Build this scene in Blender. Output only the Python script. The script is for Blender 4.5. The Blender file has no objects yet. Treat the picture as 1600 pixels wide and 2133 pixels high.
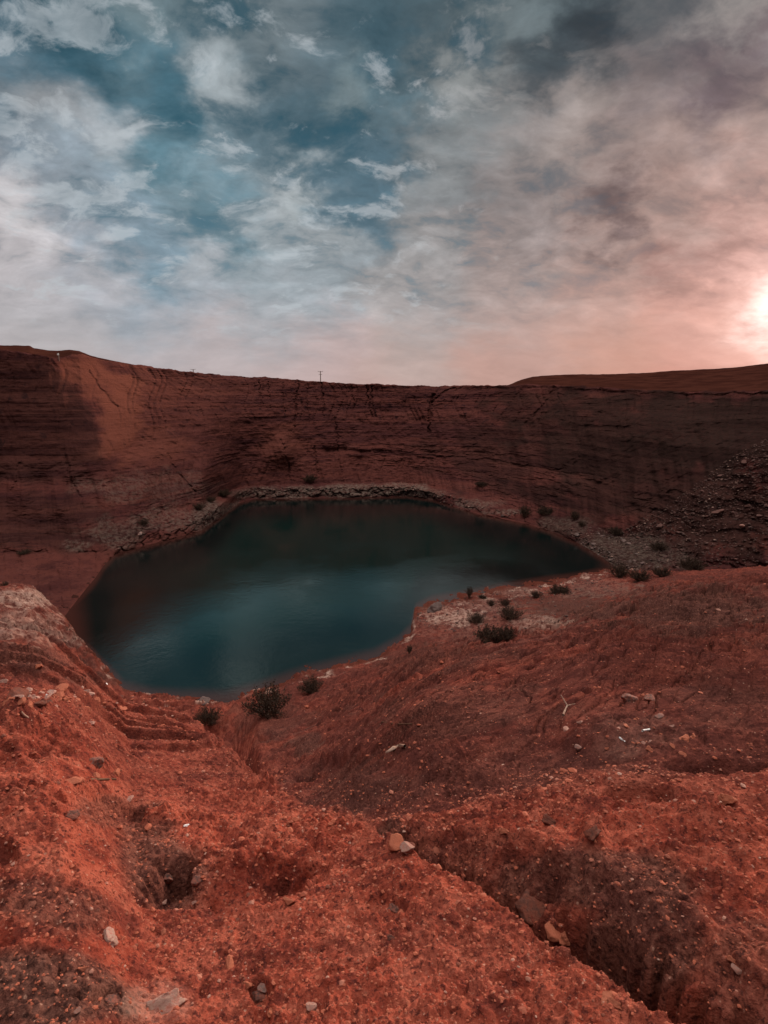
import bpy, math, random
import numpy as np
from mathutils import Vector

random.seed(7)
rng = np.random.default_rng(11)
scene = bpy.context.scene
COL = scene.collection
R = math.radians

# ------------------------------------------------------------------ camera
H = 15.0                       # eye height above the lake
PITCH = R(10.5)
FOC = 1066.5 / math.tan(R(40.0))   # focal length in photo pixels
cam_d = bpy.data.cameras.new('camera')
cam = bpy.data.objects.new('camera', cam_d)
COL.objects.link(cam)
cam.location = (0, 0, H)
cam.rotation_euler = (R(90) - PITCH, 0, 0)
cam_d.sensor_fit = 'VERTICAL'
cam_d.sensor_height = 24.0
cam_d.lens = 12.0 / math.tan(R(40.0))
cam_d.clip_start = 0.05
cam_d.clip_end = 6000
scene.camera = cam

CP, SP = math.cos(PITCH), math.sin(PITCH)


def pdir(u, v):
    """viewing direction through a point of the photograph"""
    a = (np.asarray(u, float) - 800.0) / FOC
    b = -(np.asarray(v, float) - 1066.5) / FOC
    return np.stack([a, CP + b * SP, -SP + b * CP], -1)


def az_of(u, v):
    d = pdir(u, v)
    return np.arctan2(d[..., 0], d[..., 1])


def project(P):
    y = P[:, 1] * CP - (P[:, 2] - H) * SP
    b = P[:, 1] * SP + (P[:, 2] - H) * CP
    y = np.where(y > 1e-3, y, 1e-3)
    return 800 + FOC * P[:, 0] / y, 1066.5 - FOC * b / y, y


# ------------------------------------------------------------------ noise
def _h(ix, iy, iz, s):
    h = (ix * 374761393 + iy * 668265263 + iz * 1274126177 + s * 974634777) & 0xFFFFFFFF
    h = ((h ^ (h >> 13)) * 1274126177) & 0xFFFFFFFF
    h = ((h ^ (h >> 16)) * 2246822519) & 0xFFFFFFFF
    return h ^ (h >> 15)


def _fade(t):
    return t * t * t * (t * (t * 6 - 15) + 10)


_ang = np.arange(256) * (2 * np.pi / 256)
_gx, _gy = np.cos(_ang), np.sin(_ang)
_g3 = np.random.default_rng(3).normal(size=(256, 3))
_g3 /= np.linalg.norm(_g3, axis=1)[:, None]


def noise2(x, y, s=0):
    xi = np.floor(x); yi = np.floor(y)
    fx = x - xi; fy = y - yi
    xi = xi.astype(np.int64); yi = yi.astype(np.int64)
    u = _fade(fx); v = _fade(fy)

    def g(dx, dy):
        k = _h(xi + dx, yi + dy, 0, s) & 255
        return _gx[k] * (fx - dx) + _gy[k] * (fy - dy)
    a = g(0, 0); b = g(1, 0); c = g(0, 1); d = g(1, 1)
    a = a + u * (b - a); c = c + u * (d - c)
    return (a + v * (c - a)) * 1.5


def noise3(x, y, z, s=0):
    xi = np.floor(x); yi = np.floor(y); zi = np.floor(z)
    fx = x - xi; fy = y - yi; fz = z - zi
    xi = xi.astype(np.int64); yi = yi.astype(np.int64); zi = zi.astype(np.int64)
    u = _fade(fx); v = _fade(fy); w = _fade(fz)

    def g(dx, dy, dz):
        k = _h(xi + dx, yi + dy, zi + dz, s) & 255
        q = _g3[k]
        return q[..., 0] * (fx - dx) + q[..., 1] * (fy - dy) + q[..., 2] * (fz - dz)
    out = []
    for dz in (0, 1):
        a = g(0, 0, dz); b = g(1, 0, dz); c = g(0, 1, dz); d = g(1, 1, dz)
        a = a + u * (b - a); c = c + u * (d - c)
        out.append(a + v * (c - a))
    return (out[0] + w * (out[1] - out[0])) * 1.6


def fbm2(x, y, s, o=4, gain=.5):
    t = 0; a = 1.0
    for i in range(o):
        t = t + a * noise2(x * 2 ** i + 7.3 * i, y * 2 ** i - 3.1 * i, s + i)
        a *= gain
    return t


def fbm3(x, y, z, s, o=4, gain=.5):
    t = 0; a = 1.0
    for i in range(o):
        k = 2 ** i
        t = t + a * noise3(x * k + 7.3 * i, y * k - 3.1 * i, z * k + 1.7 * i, s + i)
        a *= gain
    return t


def cells2(x, y, s):
    """distance to the nearest and second nearest jittered point, and a random number of the nearest"""
    xi = np.floor(x).astype(np.int64); yi = np.floor(y).astype(np.int64)
    d1 = np.full(x.shape, 9.0); d2 = np.full(x.shape, 9.0); idr = np.zeros(x.shape)
    for dx in (-1, 0, 1):
        for dy in (-1, 0, 1):
            h = _h(xi + dx, yi + dy, 0, s)
            px = xi + dx + (h & 1023) / 1023.0
            py = yi + dy + ((h >> 10) & 1023) / 1023.0
            d = np.hypot(px - x, py - y)
            n = d < d1
            d2 = np.where(n, d1, np.minimum(d2, d))
            idr = np.where(n, ((h >> 20) & 1023) / 1023.0, idr)
            d1 = np.where(n, d, d1)
    return d1, d2, idr


def sstep(a, b, x):
    t = np.clip((x - a) / (b - a), 0, 1)
    return t * t * (3 - 2 * t)


# ------------------------------------------------------------------ mesh helpers
def grid_mesh(name, X, Y, Z, attrs, mat, smooth=True):
    n, m = X.shape
    me = bpy.data.meshes.new(name)
    nv = n * m; nf = (n - 1) * (m - 1)
    me.vertices.add(nv)
    co = np.stack([X, Y, Z], -1).reshape(-1).astype(np.float32)
    me.vertices.foreach_set('co', co)
    i = np.arange(n - 1)[:, None] * m + np.arange(m - 1)[None, :]
    q = np.stack([i, i + m, i + m + 1, i + 1], -1).reshape(-1).astype(np.int32)
    me.loops.add(nf * 4)
    me.loops.foreach_set('vertex_index', q)
    me.polygons.add(nf)
    me.polygons.foreach_set('loop_start', (np.arange(nf) * 4).astype(np.int32))
    me.polygons.foreach_set('loop_total', np.full(nf, 4, np.int32))
    me.polygons.foreach_set('use_smooth', np.full(nf, smooth))
    me.update(calc_edges=True)
    for k, a in attrs.items():
        at = me.attributes.new(k, 'FLOAT', 'POINT')
        at.data.foreach_set('value', a.reshape(-1).astype(np.float32))
    me.materials.append(mat)
    o = bpy.data.objects.new(name, me)
    COL.objects.link(o)
    return o


def poly_mesh(name, V, F, mat=None, smooth=False, attr=None):
    me = bpy.data.meshes.new(name)
    V = np.asarray(V, np.float32); F = np.asarray(F, np.int32)
    me.vertices.add(len(V)); me.vertices.foreach_set('co', V.reshape(-1))
    k = F.shape[1]
    me.loops.add(F.size); me.loops.foreach_set('vertex_index', F.reshape(-1))
    me.polygons.add(len(F))
    me.polygons.foreach_set('loop_start', (np.arange(len(F)) * k).astype(np.int32))
    me.polygons.foreach_set('loop_total', np.full(len(F), k, np.int32))
    me.polygons.foreach_set('use_smooth', np.full(len(F), smooth))
    me.update(calc_edges=True)
    if attr is not None:
        at = me.attributes.new('tint', 'FLOAT', 'POINT')
        at.data.foreach_set('value', np.asarray(attr, np.float32))
    if mat: me.materials.append(mat)
    return me


def link(name, me, parent=None, loc=None, rot=None, scale=None):
    o = bpy.data.objects.new(name, me)
    COL.objects.link(o)
    if parent: o.parent = parent
    if loc is not None: o.location = loc
    if rot is not None: o.rotation_euler = rot
    if scale is not None: o.scale = scale
    return o


def tag(o, label=None, cat=None, group=None, kind=None):
    if label: o['label'] = label
    if cat: o['category'] = cat
    if group: o['group'] = group
    if kind: o['kind'] = kind
    return o


# ------------------------------------------------------------------ node helpers
class NT:
    def __init__(s, tree):
        s.t = tree; s.n = tree.nodes; s.l = tree.links

    def new(s, typ, **kw):
        n = s.n.new(typ)
        for k, v in kw.items(): setattr(n, k, v)
        return n

    def put(s, sock, val):
        if isinstance(val, bpy.types.NodeSocket): s.l.new(val, sock)
        elif val is not None: sock.default_value = val

    def math(s, op, a, b=None, c=None, clamp=False):
        n = s.new('ShaderNodeMath', operation=op, use_clamp=clamp)
        s.put(n.inputs[0], a)
        if b is not None: s.put(n.inputs[1], b)
        if c is not None: s.put(n.inputs[2], c)
        return n.outputs[0]

    def vmath(s, op, a, b=None, sc=None):
        n = s.new('ShaderNodeVectorMath', operation=op)
        s.put(n.inputs[0], a)
        if b is not None: s.put(n.inputs[1], b)
        if sc is not None: s.put(n.inputs['Scale'], sc)
        return n.outputs['Value'] if op in ('DOT_PRODUCT', 'LENGTH') else n.outputs[0]

    def mix(s, f, a, b, typ='MIX'):
        n = s.new('ShaderNodeMix', data_type='RGBA', blend_type=typ)
        s.put(n.inputs[0], f); s.put(n.inputs[6], a); s.put(n.inputs[7], b)
        return n.outputs[2]

    def noise(s, vec, scale, detail=4, rough=.55, dist=0.0, lac=2.0):
        n = s.new('ShaderNodeTexNoise')
        s.put(n.inputs['Vector'], vec); s.put(n.inputs['Scale'], scale)
        n.inputs['Detail'].default_value = detail; n.inputs['Roughness'].default_value = rough
        n.inputs['Distortion'].default_value = dist; n.inputs['Lacunarity'].default_value = lac
        return n.outputs[0], n.outputs[1]

    def ramp(s, f, a, b, lo=0.0, hi=1.0, smooth=True):
        n = s.new('ShaderNodeMapRange', interpolation_type='SMOOTHSTEP' if smooth else 'LINEAR')
        s.put(n.inputs[0], f); s.put(n.inputs[1], a); s.put(n.inputs[2], b)
        s.put(n.inputs[3], lo); s.put(n.inputs[4], hi)
        return n.outputs[0]

    def attr(s, name):
        n = s.new('ShaderNodeAttribute', attribute_name=name)
        return n.outputs['Fac']


def new_mat(name):
    m = bpy.data.materials.new(name); m.use_nodes = True
    m.node_tree.nodes.clear()
    t = NT(m.node_tree)
    out = t.new('ShaderNodeOutputMaterial')
    p = t.new('ShaderNodeBsdfPrincipled')
    t.l.new(p.outputs[0], out.inputs[0])
    return m, t, p


def lin(r, g, b, a=1.0):
    f = lambda c: ((c / 255 + .055) / 1.055) ** 2.4 if c > 10 else c / 255 / 12.92
    return (f(r), f(g), f(b), a)


# ------------------------------------------------------------------ materials
def dirt_material():
    m, t, p = new_mat('red_dirt')
    pos = t.new('ShaderNodeTexCoord').outputs['Object']
    big, _ = t.noise(pos, .55, 5, .6, .4)
    mid, _ = t.noise(pos, 4.0, 6, .65, .3)
    fine, _ = t.noise(pos, 34.0, 5, .7)
    c = t.mix(t.ramp(big, .35, .66), (0.2601, 0.0460, 0.0274, 1), (0.3591, 0.0778, 0.0470, 1))
    p2, _ = t.noise(pos, 1.5, 7, .62, .6)
    c = t.mix(t.math('MULTIPLY', t.ramp(p2, .50, .64), .62), c, (0.1362, 0.0332, 0.0257, 1))
    c = t.mix(t.ramp(mid, .40, .70), c, (0.4211, 0.1136, 0.0713, 1))
    c = t.mix(t.math('MULTIPLY', t.ramp(mid, .50, .34), .7), c, (0.1300, 0.0332, 0.0257, 1))
    c = t.mix(t.math('MULTIPLY', t.ramp(fine, .50, .36), .85), c, (0.0805, 0.0229, 0.0204, 1))
    c = t.mix(t.math('MULTIPLY', t.ramp(fine, .56, .74), .5), c, (0.4334, 0.1850, 0.1290, 1))
    cr = t.math('MULTIPLY', t.attr('crust'), t.ramp(big, .3, .6, .75, 1.0))
    crc = t.mix(t.ramp(mid, .38, .62), (.092, .0285, .0235, 1), (.150, .045, .034, 1))
    crc = t.mix(t.math('MULTIPLY', t.ramp(fine, .50, .36), .5), crc, (.055, .020, .017, 1))
    crc = t.mix(t.math('MULTIPLY', t.ramp(fine, .58, .76), .5), crc, (.27, .105, .072, 1))
    c = t.mix(cr, c, crc)
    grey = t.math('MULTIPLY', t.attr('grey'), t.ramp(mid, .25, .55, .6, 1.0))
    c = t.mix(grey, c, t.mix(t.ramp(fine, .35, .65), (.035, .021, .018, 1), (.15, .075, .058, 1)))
    v = t.new('ShaderNodeTexVoronoi'); v.inputs['Scale'].default_value = 24.0
    t.put(v.inputs['Vector'], pos)
    speck = t.math('MULTIPLY', t.ramp(v.outputs['Distance'], .20, .12), t.ramp(fine, .5, .6))
    c = t.mix(t.math('MULTIPLY', speck, .55), c, (.62, .36, .26, 1))
    pale = t.math('MULTIPLY', t.attr('pale'), t.ramp(mid, .34, .58))
    c = t.mix(pale, c, (.50, .34, .27, 1))
    wet = t.attr('wet')
    c = t.mix(wet, c, (.10, .028, .018, 1))
    t.put(p.inputs['Base Color'], c)
    p.inputs['Roughness'].default_value = .93
    p.inputs['IOR'].default_value = 1.0
    v2 = t.new('ShaderNodeTexVoronoi', feature='SMOOTH_F1'); v2.inputs['Scale'].default_value = 42.0
    t.put(v2.inputs['Vector'], pos)
    h1, _ = t.noise(pos, 60.0, 6, .72)
    h2, _ = t.noise(pos, 15.0, 6, .7)
    hh = t.math('ADD', t.math('MULTIPLY', h1, .35), t.math('MULTIPLY', h2, .9))
    hh = t.math('ADD', hh, t.math('MULTIPLY', v2.outputs['Distance'], -.35))
    b = t.new('ShaderNodeBump'); b.inputs['Strength'].default_value = .9; b.inputs['Distance'].default_value = .035
    t.put(b.inputs['Height'], hh)
    t.l.new(b.outputs[0], p.inputs['Normal'])
    return m


def cliff_material():
    m, t, p = new_mat('red_sandstone')
    pos = t.new('ShaderNodeTexCoord').outputs['Object']
    sep = t.new('ShaderNodeSeparateXYZ'); t.put(sep.inputs[0], pos)
    lowf, _ = t.noise(pos, .07, 3, .5)
    lay = t.new('ShaderNodeCombineXYZ')
    t.put(lay.inputs[0], t.math('MULTIPLY', sep.outputs[0], .05))
    t.put(lay.inputs[1], t.math('MULTIPLY', sep.outputs[1], .05))
    t.put(lay.inputs[2], t.math('ADD', sep.outputs[2], t.math('MULTIPLY', lowf, .7)))
    s1, _ = t.noise(lay.outputs[0], .9, 7, .68)
    s2, _ = t.noise(lay.outputs[0], 3.2, 5, .7)
    blot, _ = t.noise(pos, .35, 6, .62, .5)
    fine, _ = t.noise(pos, 2.6, 7, .7)
    c = t.mix(t.ramp(s1, .36, .62), (0.0559, 0.0193, 0.0188, 1), (0.1089, 0.0349, 0.0278, 1))
    c = t.mix(t.math('MULTIPLY', t.ramp(s2, .55, .70), .55), c, (0.1361, 0.0550, 0.0470, 1))
    c = t.mix(t.math('MULTIPLY', t.ramp(s2, .46, .34), .6), c, (0.0302, 0.0120, 0.0134, 1))
    c = t.mix(t.math('MULTIPLY', t.ramp(blot, .50, .68), .5), c, (0.1210, 0.0416, 0.0336, 1))
    c = t.mix(t.math('MULTIPLY', t.ramp(fine, .48, .34), .55), c, (0.0333, 0.0133, 0.0148, 1))
    # vertical run-off stains
    st = t.new('ShaderNodeCombineXYZ')
    t.put(st.inputs[0], t.math('MULTIPLY', sep.outputs[0], .9))
    t.put(st.inputs[1], t.math('MULTIPLY', sep.outputs[1], .9))
    t.put(st.inputs[2], t.math('MULTIPLY', sep.outputs[2], .05))
    stn, _ = t.noise(st.outputs[0], 1.1, 5, .65)
    c = t.mix(t.math('MULTIPLY', t.math('MULTIPLY', t.ramp(stn, .56, .68), t.attr('steep')), .75), c, (0.0257, 0.0120, 0.0143, 1))
    c = t.mix(t.attr('ochre'), c, (0.1572, 0.0516, 0.0349, 1))
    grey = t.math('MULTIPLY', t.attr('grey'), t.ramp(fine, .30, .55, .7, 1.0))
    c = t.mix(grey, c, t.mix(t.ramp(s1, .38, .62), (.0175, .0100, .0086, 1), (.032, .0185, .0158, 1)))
    pale = t.math('MULTIPLY', t.attr('pale'), t.ramp(fine, .40, .60))
    c = t.mix(pale, c, (.155, .112, .090, 1))
    t.put(p.inputs['Base Color'], c)
    p.inputs['Roughness'].default_value = .95
    p.inputs['IOR'].default_value = 1.0
    h1, _ = t.noise(pos, 3.5, 8, .72)
    h2, _ = t.noise(lay.outputs[0], 5.0, 5, .7)
    hh = t.math('ADD', t.math('MULTIPLY', h1, 1.0), t.math('MULTIPLY', h2, .6))
    b = t.new('ShaderNodeBump'); b.inputs['Strength'].default_value = .85; b.inputs['Distance'].default_value = .20
    t.put(b.inputs['Height'], hh)
    t.l.new(b.outputs[0], p.inputs['Normal'])
    return m


def water_material():
    m, t, p = new_mat('lake_water')
    pos = t.new('ShaderNodeTexCoord').outputs['Object']
    d = t.attr('depth')
    n, _ = t.noise(pos, .12, 3, .5)
    dd = t.math('ADD', d, t.math('MULTIPLY', t.math('SUBTRACT', n, .5), .25))
    c = t.mix(t.ramp(dd, .02, .55), (.040, .014, .011, 1), (.0015, .0060, .0060, 1))
    c = t.mix(t.ramp(dd, 1.2, 3.6), c, (.0024, .0150, .0132, 1))
    t.put(p.inputs['Base Color'], c)
    p.inputs['IOR'].default_value = 1.45
    p.inputs['Specular Tint'].default_value = (.36, .86, .68, 1)
    a, _ = t.noise(pos, 2.2, 4, .6)
    e, _ = t.noise(pos, 7.0, 3, .6)
    g, _ = t.noise(pos, .15, 3, .5)
    hh = t.math('ADD', t.math('MULTIPLY', a, .6), t.math('MULTIPLY', e, .25))
    t.put(p.inputs['Roughness'], t.ramp(g, .38, .62, .04, .13))
    hh = t.math('MULTIPLY', hh, t.ramp(g, .35, .65, .6, 1.5))
    b = t.new('ShaderNodeBump'); b.inputs['Strength'].default_value = .24; b.inputs['Distance'].default_value = .06
    t.put(b.inputs['Height'], hh)
    t.l.new(b.outputs[0], p.inputs['Normal'])
    return m


def stone_material(name, c1, c2, c3, use_tint=False, scale=9.0, dusty=.55, dustc=(.33, .085, .05, 1)):
    m, t, p = new_mat(name)
    pos = t.new('ShaderNodeTexCoord').outputs['Object']
    n1, _ = t.noise(pos, scale * .3, 5, .65, .4)
    n2, _ = t.noise(pos, scale * 1.6, 6, .7)
    c = t.mix(t.ramp(n1, .36, .64), c1, c2)
    c = t.mix(t.math('MULTIPLY', t.ramp(n2, .48, .68), .7), c, c3)
    if use_tint:
        ti = t.attr('tint')
        c = t.mix(t.ramp(ti, .0, .35, .75, 0.0), c, (.10, .042, .032, 1))
        c = t.mix(t.ramp(ti, .88, 1.0, 0.0, .8), c, (.40, .25, .195, 1))
    else:
        oi = t.new('ShaderNodeObjectInfo').outputs['Random']
        c = t.mix(t.ramp(oi, 0, 1, 0, .35), c, (.16, .06, .045, 1))
    geo = t.new('ShaderNodeNewGeometry').outputs['Normal']
    sx = t.new('ShaderNodeSeparateXYZ'); t.put(sx.inputs[0], geo)
    dust = t.math('MULTIPLY', t.ramp(n1, .40, .62), dusty)
    dust = t.math('ADD', dust, t.math('MULTIPLY', t.ramp(sx.outputs[2], .1, -.5), .6), clamp=True)
    c = t.mix(dust, c, dustc)
    t.put(p.inputs['Base Color'], c)
    p.inputs['Roughness'].default_value = .9
    p.inputs['Specular IOR Level'].default_value = .10
    b = t.new('ShaderNodeBump'); b.inputs['Strength'].default_value = .7; b.inputs['Distance'].default_value = .12 / scale
    t.put(b.inputs['Height'], n2)
    t.l.new(b.outputs[0], p.inputs['Normal'])
    return m


def plain_material(name, c1, c2, rough=.85, scale=6.0):
    m, t, p = new_mat(name)
    pos = t.new('ShaderNodeTexCoord').outputs['Object']
    n1, _ = t.noise(pos, scale, 4, .6)
    t.put(p.inputs['Base Color'], t.mix(t.ramp(n1, .35, .65), c1, c2))
    p.inputs['Roughness'].default_value = rough
    p.inputs['IOR'].default_value = 1.0
    return m


M_dirt = dirt_material()
M_cliff = cliff_material()
M_water = water_material()
M_hill = plain_material('hill_earth', (.034, .0110, .0082, 1), (.056, .0185, .0130, 1), .95, .35)
M_red = stone_material('red_stone', (.36, .10, .055, 1), (.52, .17, .095, 1), (.60, .26, .16, 1))
M_pale = stone_material('pale_stone', (.38, .24, .19, 1), (.50, .37, .32, 1), (.32, .15, .105, 1), scale=12, dusty=.7)
M_dark = stone_material('dark_stone', (.075, .045, .04, 1), (.14, .085, .075, 1), (.26, .13, .095, 1))
M_block = stone_material('block_stone', (.12, .050, .038, 1), (.22, .082, .056, 1), (.075, .032, .026, 1), scale=6, dusty=.8, dustc=(.18, .052, .034, 1))
M_grey = stone_material('grey_stone', (.24, .185, .165, 1), (.36, .285, .255, 1), (.20, .11, .085, 1))
M_scree = stone_material('scree_stone', (.10, .052, .044, 1), (.17, .092, .078, 1), (.075, .045, .04, 1), scale=3, dustc=(.10, .045, .036, 1))
M_grey2 = stone_material('grey_rock', (.12, .09, .082, 1), (.20, .155, .14, 1), (.10, .06, .05, 1), scale=3, dustc=(.08, .04, .034, 1))
M_gravel = stone_material('gravel', (.28, .075, .044, 1), (.42, .13, .074, 1), (.20, .06, .04, 1), True, 14)
M_rubble = stone_material('scree_rubble', (.075, .044, .038, 1), (.135, .082, .070, 1), (.055, .034, .031, 1), True, 3, .5, (.08, .035, .03, 1))
M_leaf = plain_material('shrub_leaf', (.036, .024, .019, 1), (.066, .043, .032, 1), .8)
M_dry = plain_material('dry_twig', (.085, .050, .034, 1), (.15, .088, .058, 1), .9)
M_wood = plain_material('weathered_wood', (.26, .155, .115, 1), (.40, .27, .21, 1), .85, 14)
M_white = plain_material('white_paint', (.72, .70, .68, 1), (.82, .80, .78, 1), .6)
M_pole = plain_material('creosoted_pole', (.22, .15, .13, 1), (.30, .21, .18, 1), .8)

# ------------------------------------------------------------------ the shape of the place
# Each curve: points (u, v, forward distance); heights follow from the sight line.
def curve(pts, mode='Y'):
    u = np.array([p[0] for p in pts], float); v = np.array([p[1] for p in pts], float)
    w = np.array([p[2] for p in pts], float)
    d = pdir(u, v)
    if mode == 'z':
        k = (w - H) / d[:, 2]
    else:
        k = w / d[:, 1]
    P = d * k[:, None] + np.array([0, 0, H])
    az = np.arctan2(P[:, 0], P[:, 1]); r = np.hypot(P[:, 0], P[:, 1])
    o = np.argsort(az)
    return az[o], r[o], P[o, 2]


N_C = curve([(-200, 1222, 1.9), (0, 1222, 1.8), (40, 1224, 1.8), (70, 1231, 1.5), (100, 1256, .7), (140, 1290, 0), (160, 1325, 0), (215, 1388, 0), (260, 1436, 0),
             (320, 1452, 0), (380, 1458, 0), (470, 1461, 0), (540, 1441, 0), (640, 1405, 0), (700, 1390, 0), (780, 1370, 0),
             (830, 1340, 0), (856, 1312, 0), (864, 1270, 0), (900, 1250, 0), (980, 1236, 0), (1100, 1215, 0),
             (1200, 1200, 0), (1275, 1184, 0), (1320, 1190, .5), (1400, 1193, 1.1), (1500, 1190, 2.0), (1600, 1186, 3.0), (1800, 1180, 4.2)], 'z')
M_C = curve([(-200, 1238, 2.2), (0, 1238, 2.0), (70, 1253, 1.7), (140, 1310, .5), (215, 1402, .3), (260, 1450, .4), (380, 1476, .4), (470, 1481, .4),
             (640, 1427, .5), (780, 1391, .5), (870, 1352, .6), (950, 1341, .8), (1050, 1326, 1.0), (1150, 1300, 1.3),
             (1250, 1260, 1.6), (1400, 1218, 2.2), (1600, 1200, 3.6), (1800, 1194, 4.8)], 'z')


def rz(C, az):
    return np.interp(az, C[0], C[1]), np.interp(az, C[0], C[2])


def ground_base(az, r):
    """height of the smooth slope, before features: straight from the foot to M, then a gentle apron to N, then lake bed"""
    rn, zn = rz(N_C, az); rm, zm = rz(M_C, az)
    rm = np.minimum(rm, rn - .6)
    side = sstep(R(50), R(85), np.abs(az))
    t = r / rm
    zf = 13.4 + (zm - 13.4) * (t - .06 * np.sin(np.pi * np.clip(t, 0, 1)))
    z2 = zm + (zn - zm) * np.clip((r - rm) / (rn - rm), 0, 1)
    z3 = zn - .22 * np.maximum(r - rn, 0)
    z = np.where(r < rm, zf, np.where(r < rn, z2, z3))
    zflat = 13.4 + .02 * r
    return z * (1 - side) + zflat * side


def px_ground(u, v):
    """where the sight line through (u, v) meets the smooth slope"""
    d = pdir(u, v); az = math.atan2(d[0], d[1]); te = d[2] / math.hypot(d[0], d[1])
    rr = np.geomspace(.4, 80, 3000)
    diff = H + rr * te - ground_base(np.full_like(rr, az), rr)
    k = np.argmax(diff < 0)
    r = rr[k]
    return r * math.sin(az), r * math.cos(az)


def polyline(pts):
    return np.array([px_ground(u, v) for u, v in pts])


def sdist(x, y, L):
    """distance to the polyline, its sign (+ = left of travel, i.e. beyond when it runs left to right), arc position 0..1"""
    best = np.full(x.shape, 1e9); sg = np.zeros(x.shape); arc = np.zeros(x.shape)
    seg = np.hypot(*(L[1:] - L[:-1]).T); cum = np.concatenate([[0], np.cumsum(seg)]); tot = cum[-1]
    for i in range(len(L) - 1):
        ax, ay = L[i]; bx, by = L[i + 1]
        ex, ey = bx - ax, by - ay; l2 = ex * ex + ey * ey + 1e-9
        t = np.clip(((x - ax) * ex + (y - ay) * ey) / l2, 0, 1)
        dx = x - ax - t * ex; dy = y - ay - t * ey
        d = np.hypot(dx, dy)
        n = d < best
        best = np.where(n, d, best)
        sg = np.where(n, np.sign(ex * (y - ay) - ey * (x - ax)), sg)
        arc = np.where(n, (cum[i] + t * seg[i]) / tot, arc)
    return best, sg, arc


EDGE_PX = [(-260, 1390, 1.75), (0, 1354, 1.75), (60, 1346, 1.75), (120, 1350, 1.75), (200, 1360, 1.75), (214, 1372, 1.75), (222, 1402, 1.75), (250, 1436, 1.75), (300, 1448, 1.7), (368, 1460, 1.6), (400, 1503, 1.5), (456, 1552, 1.2), (478, 1590, .85),
           (520, 1612, .6), (560, 1625, .5), (590, 1655, .42), (640, 1680, .36), (720, 1692, .25), (775, 1722, .10), (800, 1745, 0), (840, 1772, 0), (880, 1795, 0), (930, 1812, 0), (985, 1838, 0), (1040, 1872, 0), (1090, 1905, 0), (1150, 1945, 0), (1215, 1990, 0), (1275, 2042, 0), (1345, 2094, 0), (1425, 2140, 0), (1520, 2190, 0), (1650, 2260, 0), (1900, 2380, 0)]
EDGE = polyline([p[:2] for p in EDGE_PX])
for i_, r_ in enumerate([9.9, 10.0, 10.6, 11.6, 13.0, 14.5, 14.0, 13.0, 12.4, 11.8, 11.0]):   # paced distances of the left shelf edge
    a_ = float(az_of(*EDGE_PX[i_][:2])); EDGE[i_] = (r_ * math.sin(a_), r_ * math.cos(a_))
_tt = np.linspace(0, 1, 40)[:, None]
_dense = np.concatenate([EDGE[i_] * (1 - _tt) + EDGE[i_ + 1] * _tt for i_ in range(len(EDGE) - 1)])
EDGE_AZ = np.maximum.accumulate(np.arctan2(_dense[:, 0], _dense[:, 1])); EDGE_R = np.hypot(_dense[:, 0], _dense[:, 1])


def edist(x, y):
    d, s_, arc = sdist(x, y, EDGE)
    return d, np.sign(np.hypot(x, y) - np.interp(np.arctan2(x, y), EDGE_AZ, EDGE_R)), arc


EDGE_SEG = np.hypot(*(EDGE[1:] - EDGE[:-1]).T); EDGE_ARC = np.concatenate([[0], np.cumsum(EDGE_SEG)]); EDGE_ARC /= EDGE_ARC[-1]
SCARP = polyline([(262, 1880), (300, 1842), (345, 1812), (400, 1800), (455, 1806), (500, 1836), (545, 1816), (600, 1796), (655, 1800), (700, 1835)])
K_CR = 18
CR0 = EDGE_ARC[K_CR]
EDGE_RIGHT = polyline([(850, 1700), (950, 1668), (1060, 1650), (1180, 1622), (1300, 1632), (1420, 1640), (1520, 1612), (1700, 1580)])
NOTCH = polyline([(1596, 1316), (1572, 1338), (1562, 1362), (1552, 1396)])
NOTCH2 = polyline([(1536, 1338), (1542, 1356), (1552, 1372)])
POCKETS = [(345, 1875, 40, 22, .10), (255, 1688, 70, 26, .16), (540, 2068, 24, 26, .07), (220, 2082, 26, 22, .05),
           (1330, 1655, 60, 18, .12), (60, 1548, 90, 24, .14), (10, 1790, 30, 24, .08), (800, 1890, 40, 16, .05), (460, 1765, 20, 40, .06), (1500, 1570, 90, 18, .15), (690, 1480, 90, 22, .2)]
RISES = [(420, 1760, 170, 80, .13), (1235, 1745, 30, 30, .13), (30, 1520, 42, 40, .20), (760, 1560, 60, 20, .10), (930, 1540, 60, 20, .12), (1250, 1500, 90, 30, .12), (640, 1625, 70, 22, .10), (1480, 1700, 90, 26, .07)]


def ellipse_frame(u, v, ru, rv):
    c = np.array(px_ground(u, v)); a = np.array(px_ground(u + ru, v)) - c
    b = (np.array(px_ground(u, v - rv)) - np.array(px_ground(u, v + rv))) / 2
    return c, np.linalg.inv(np.array([a, b]).T)


def strata_lines(x, y, z):
    q = (z - .07 * x - .02 * y) / .24 + .75 * fbm2(x * .22, y * .45, 61, 4)
    f = q - np.floor(q)
    return f, np.floor(q)


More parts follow.
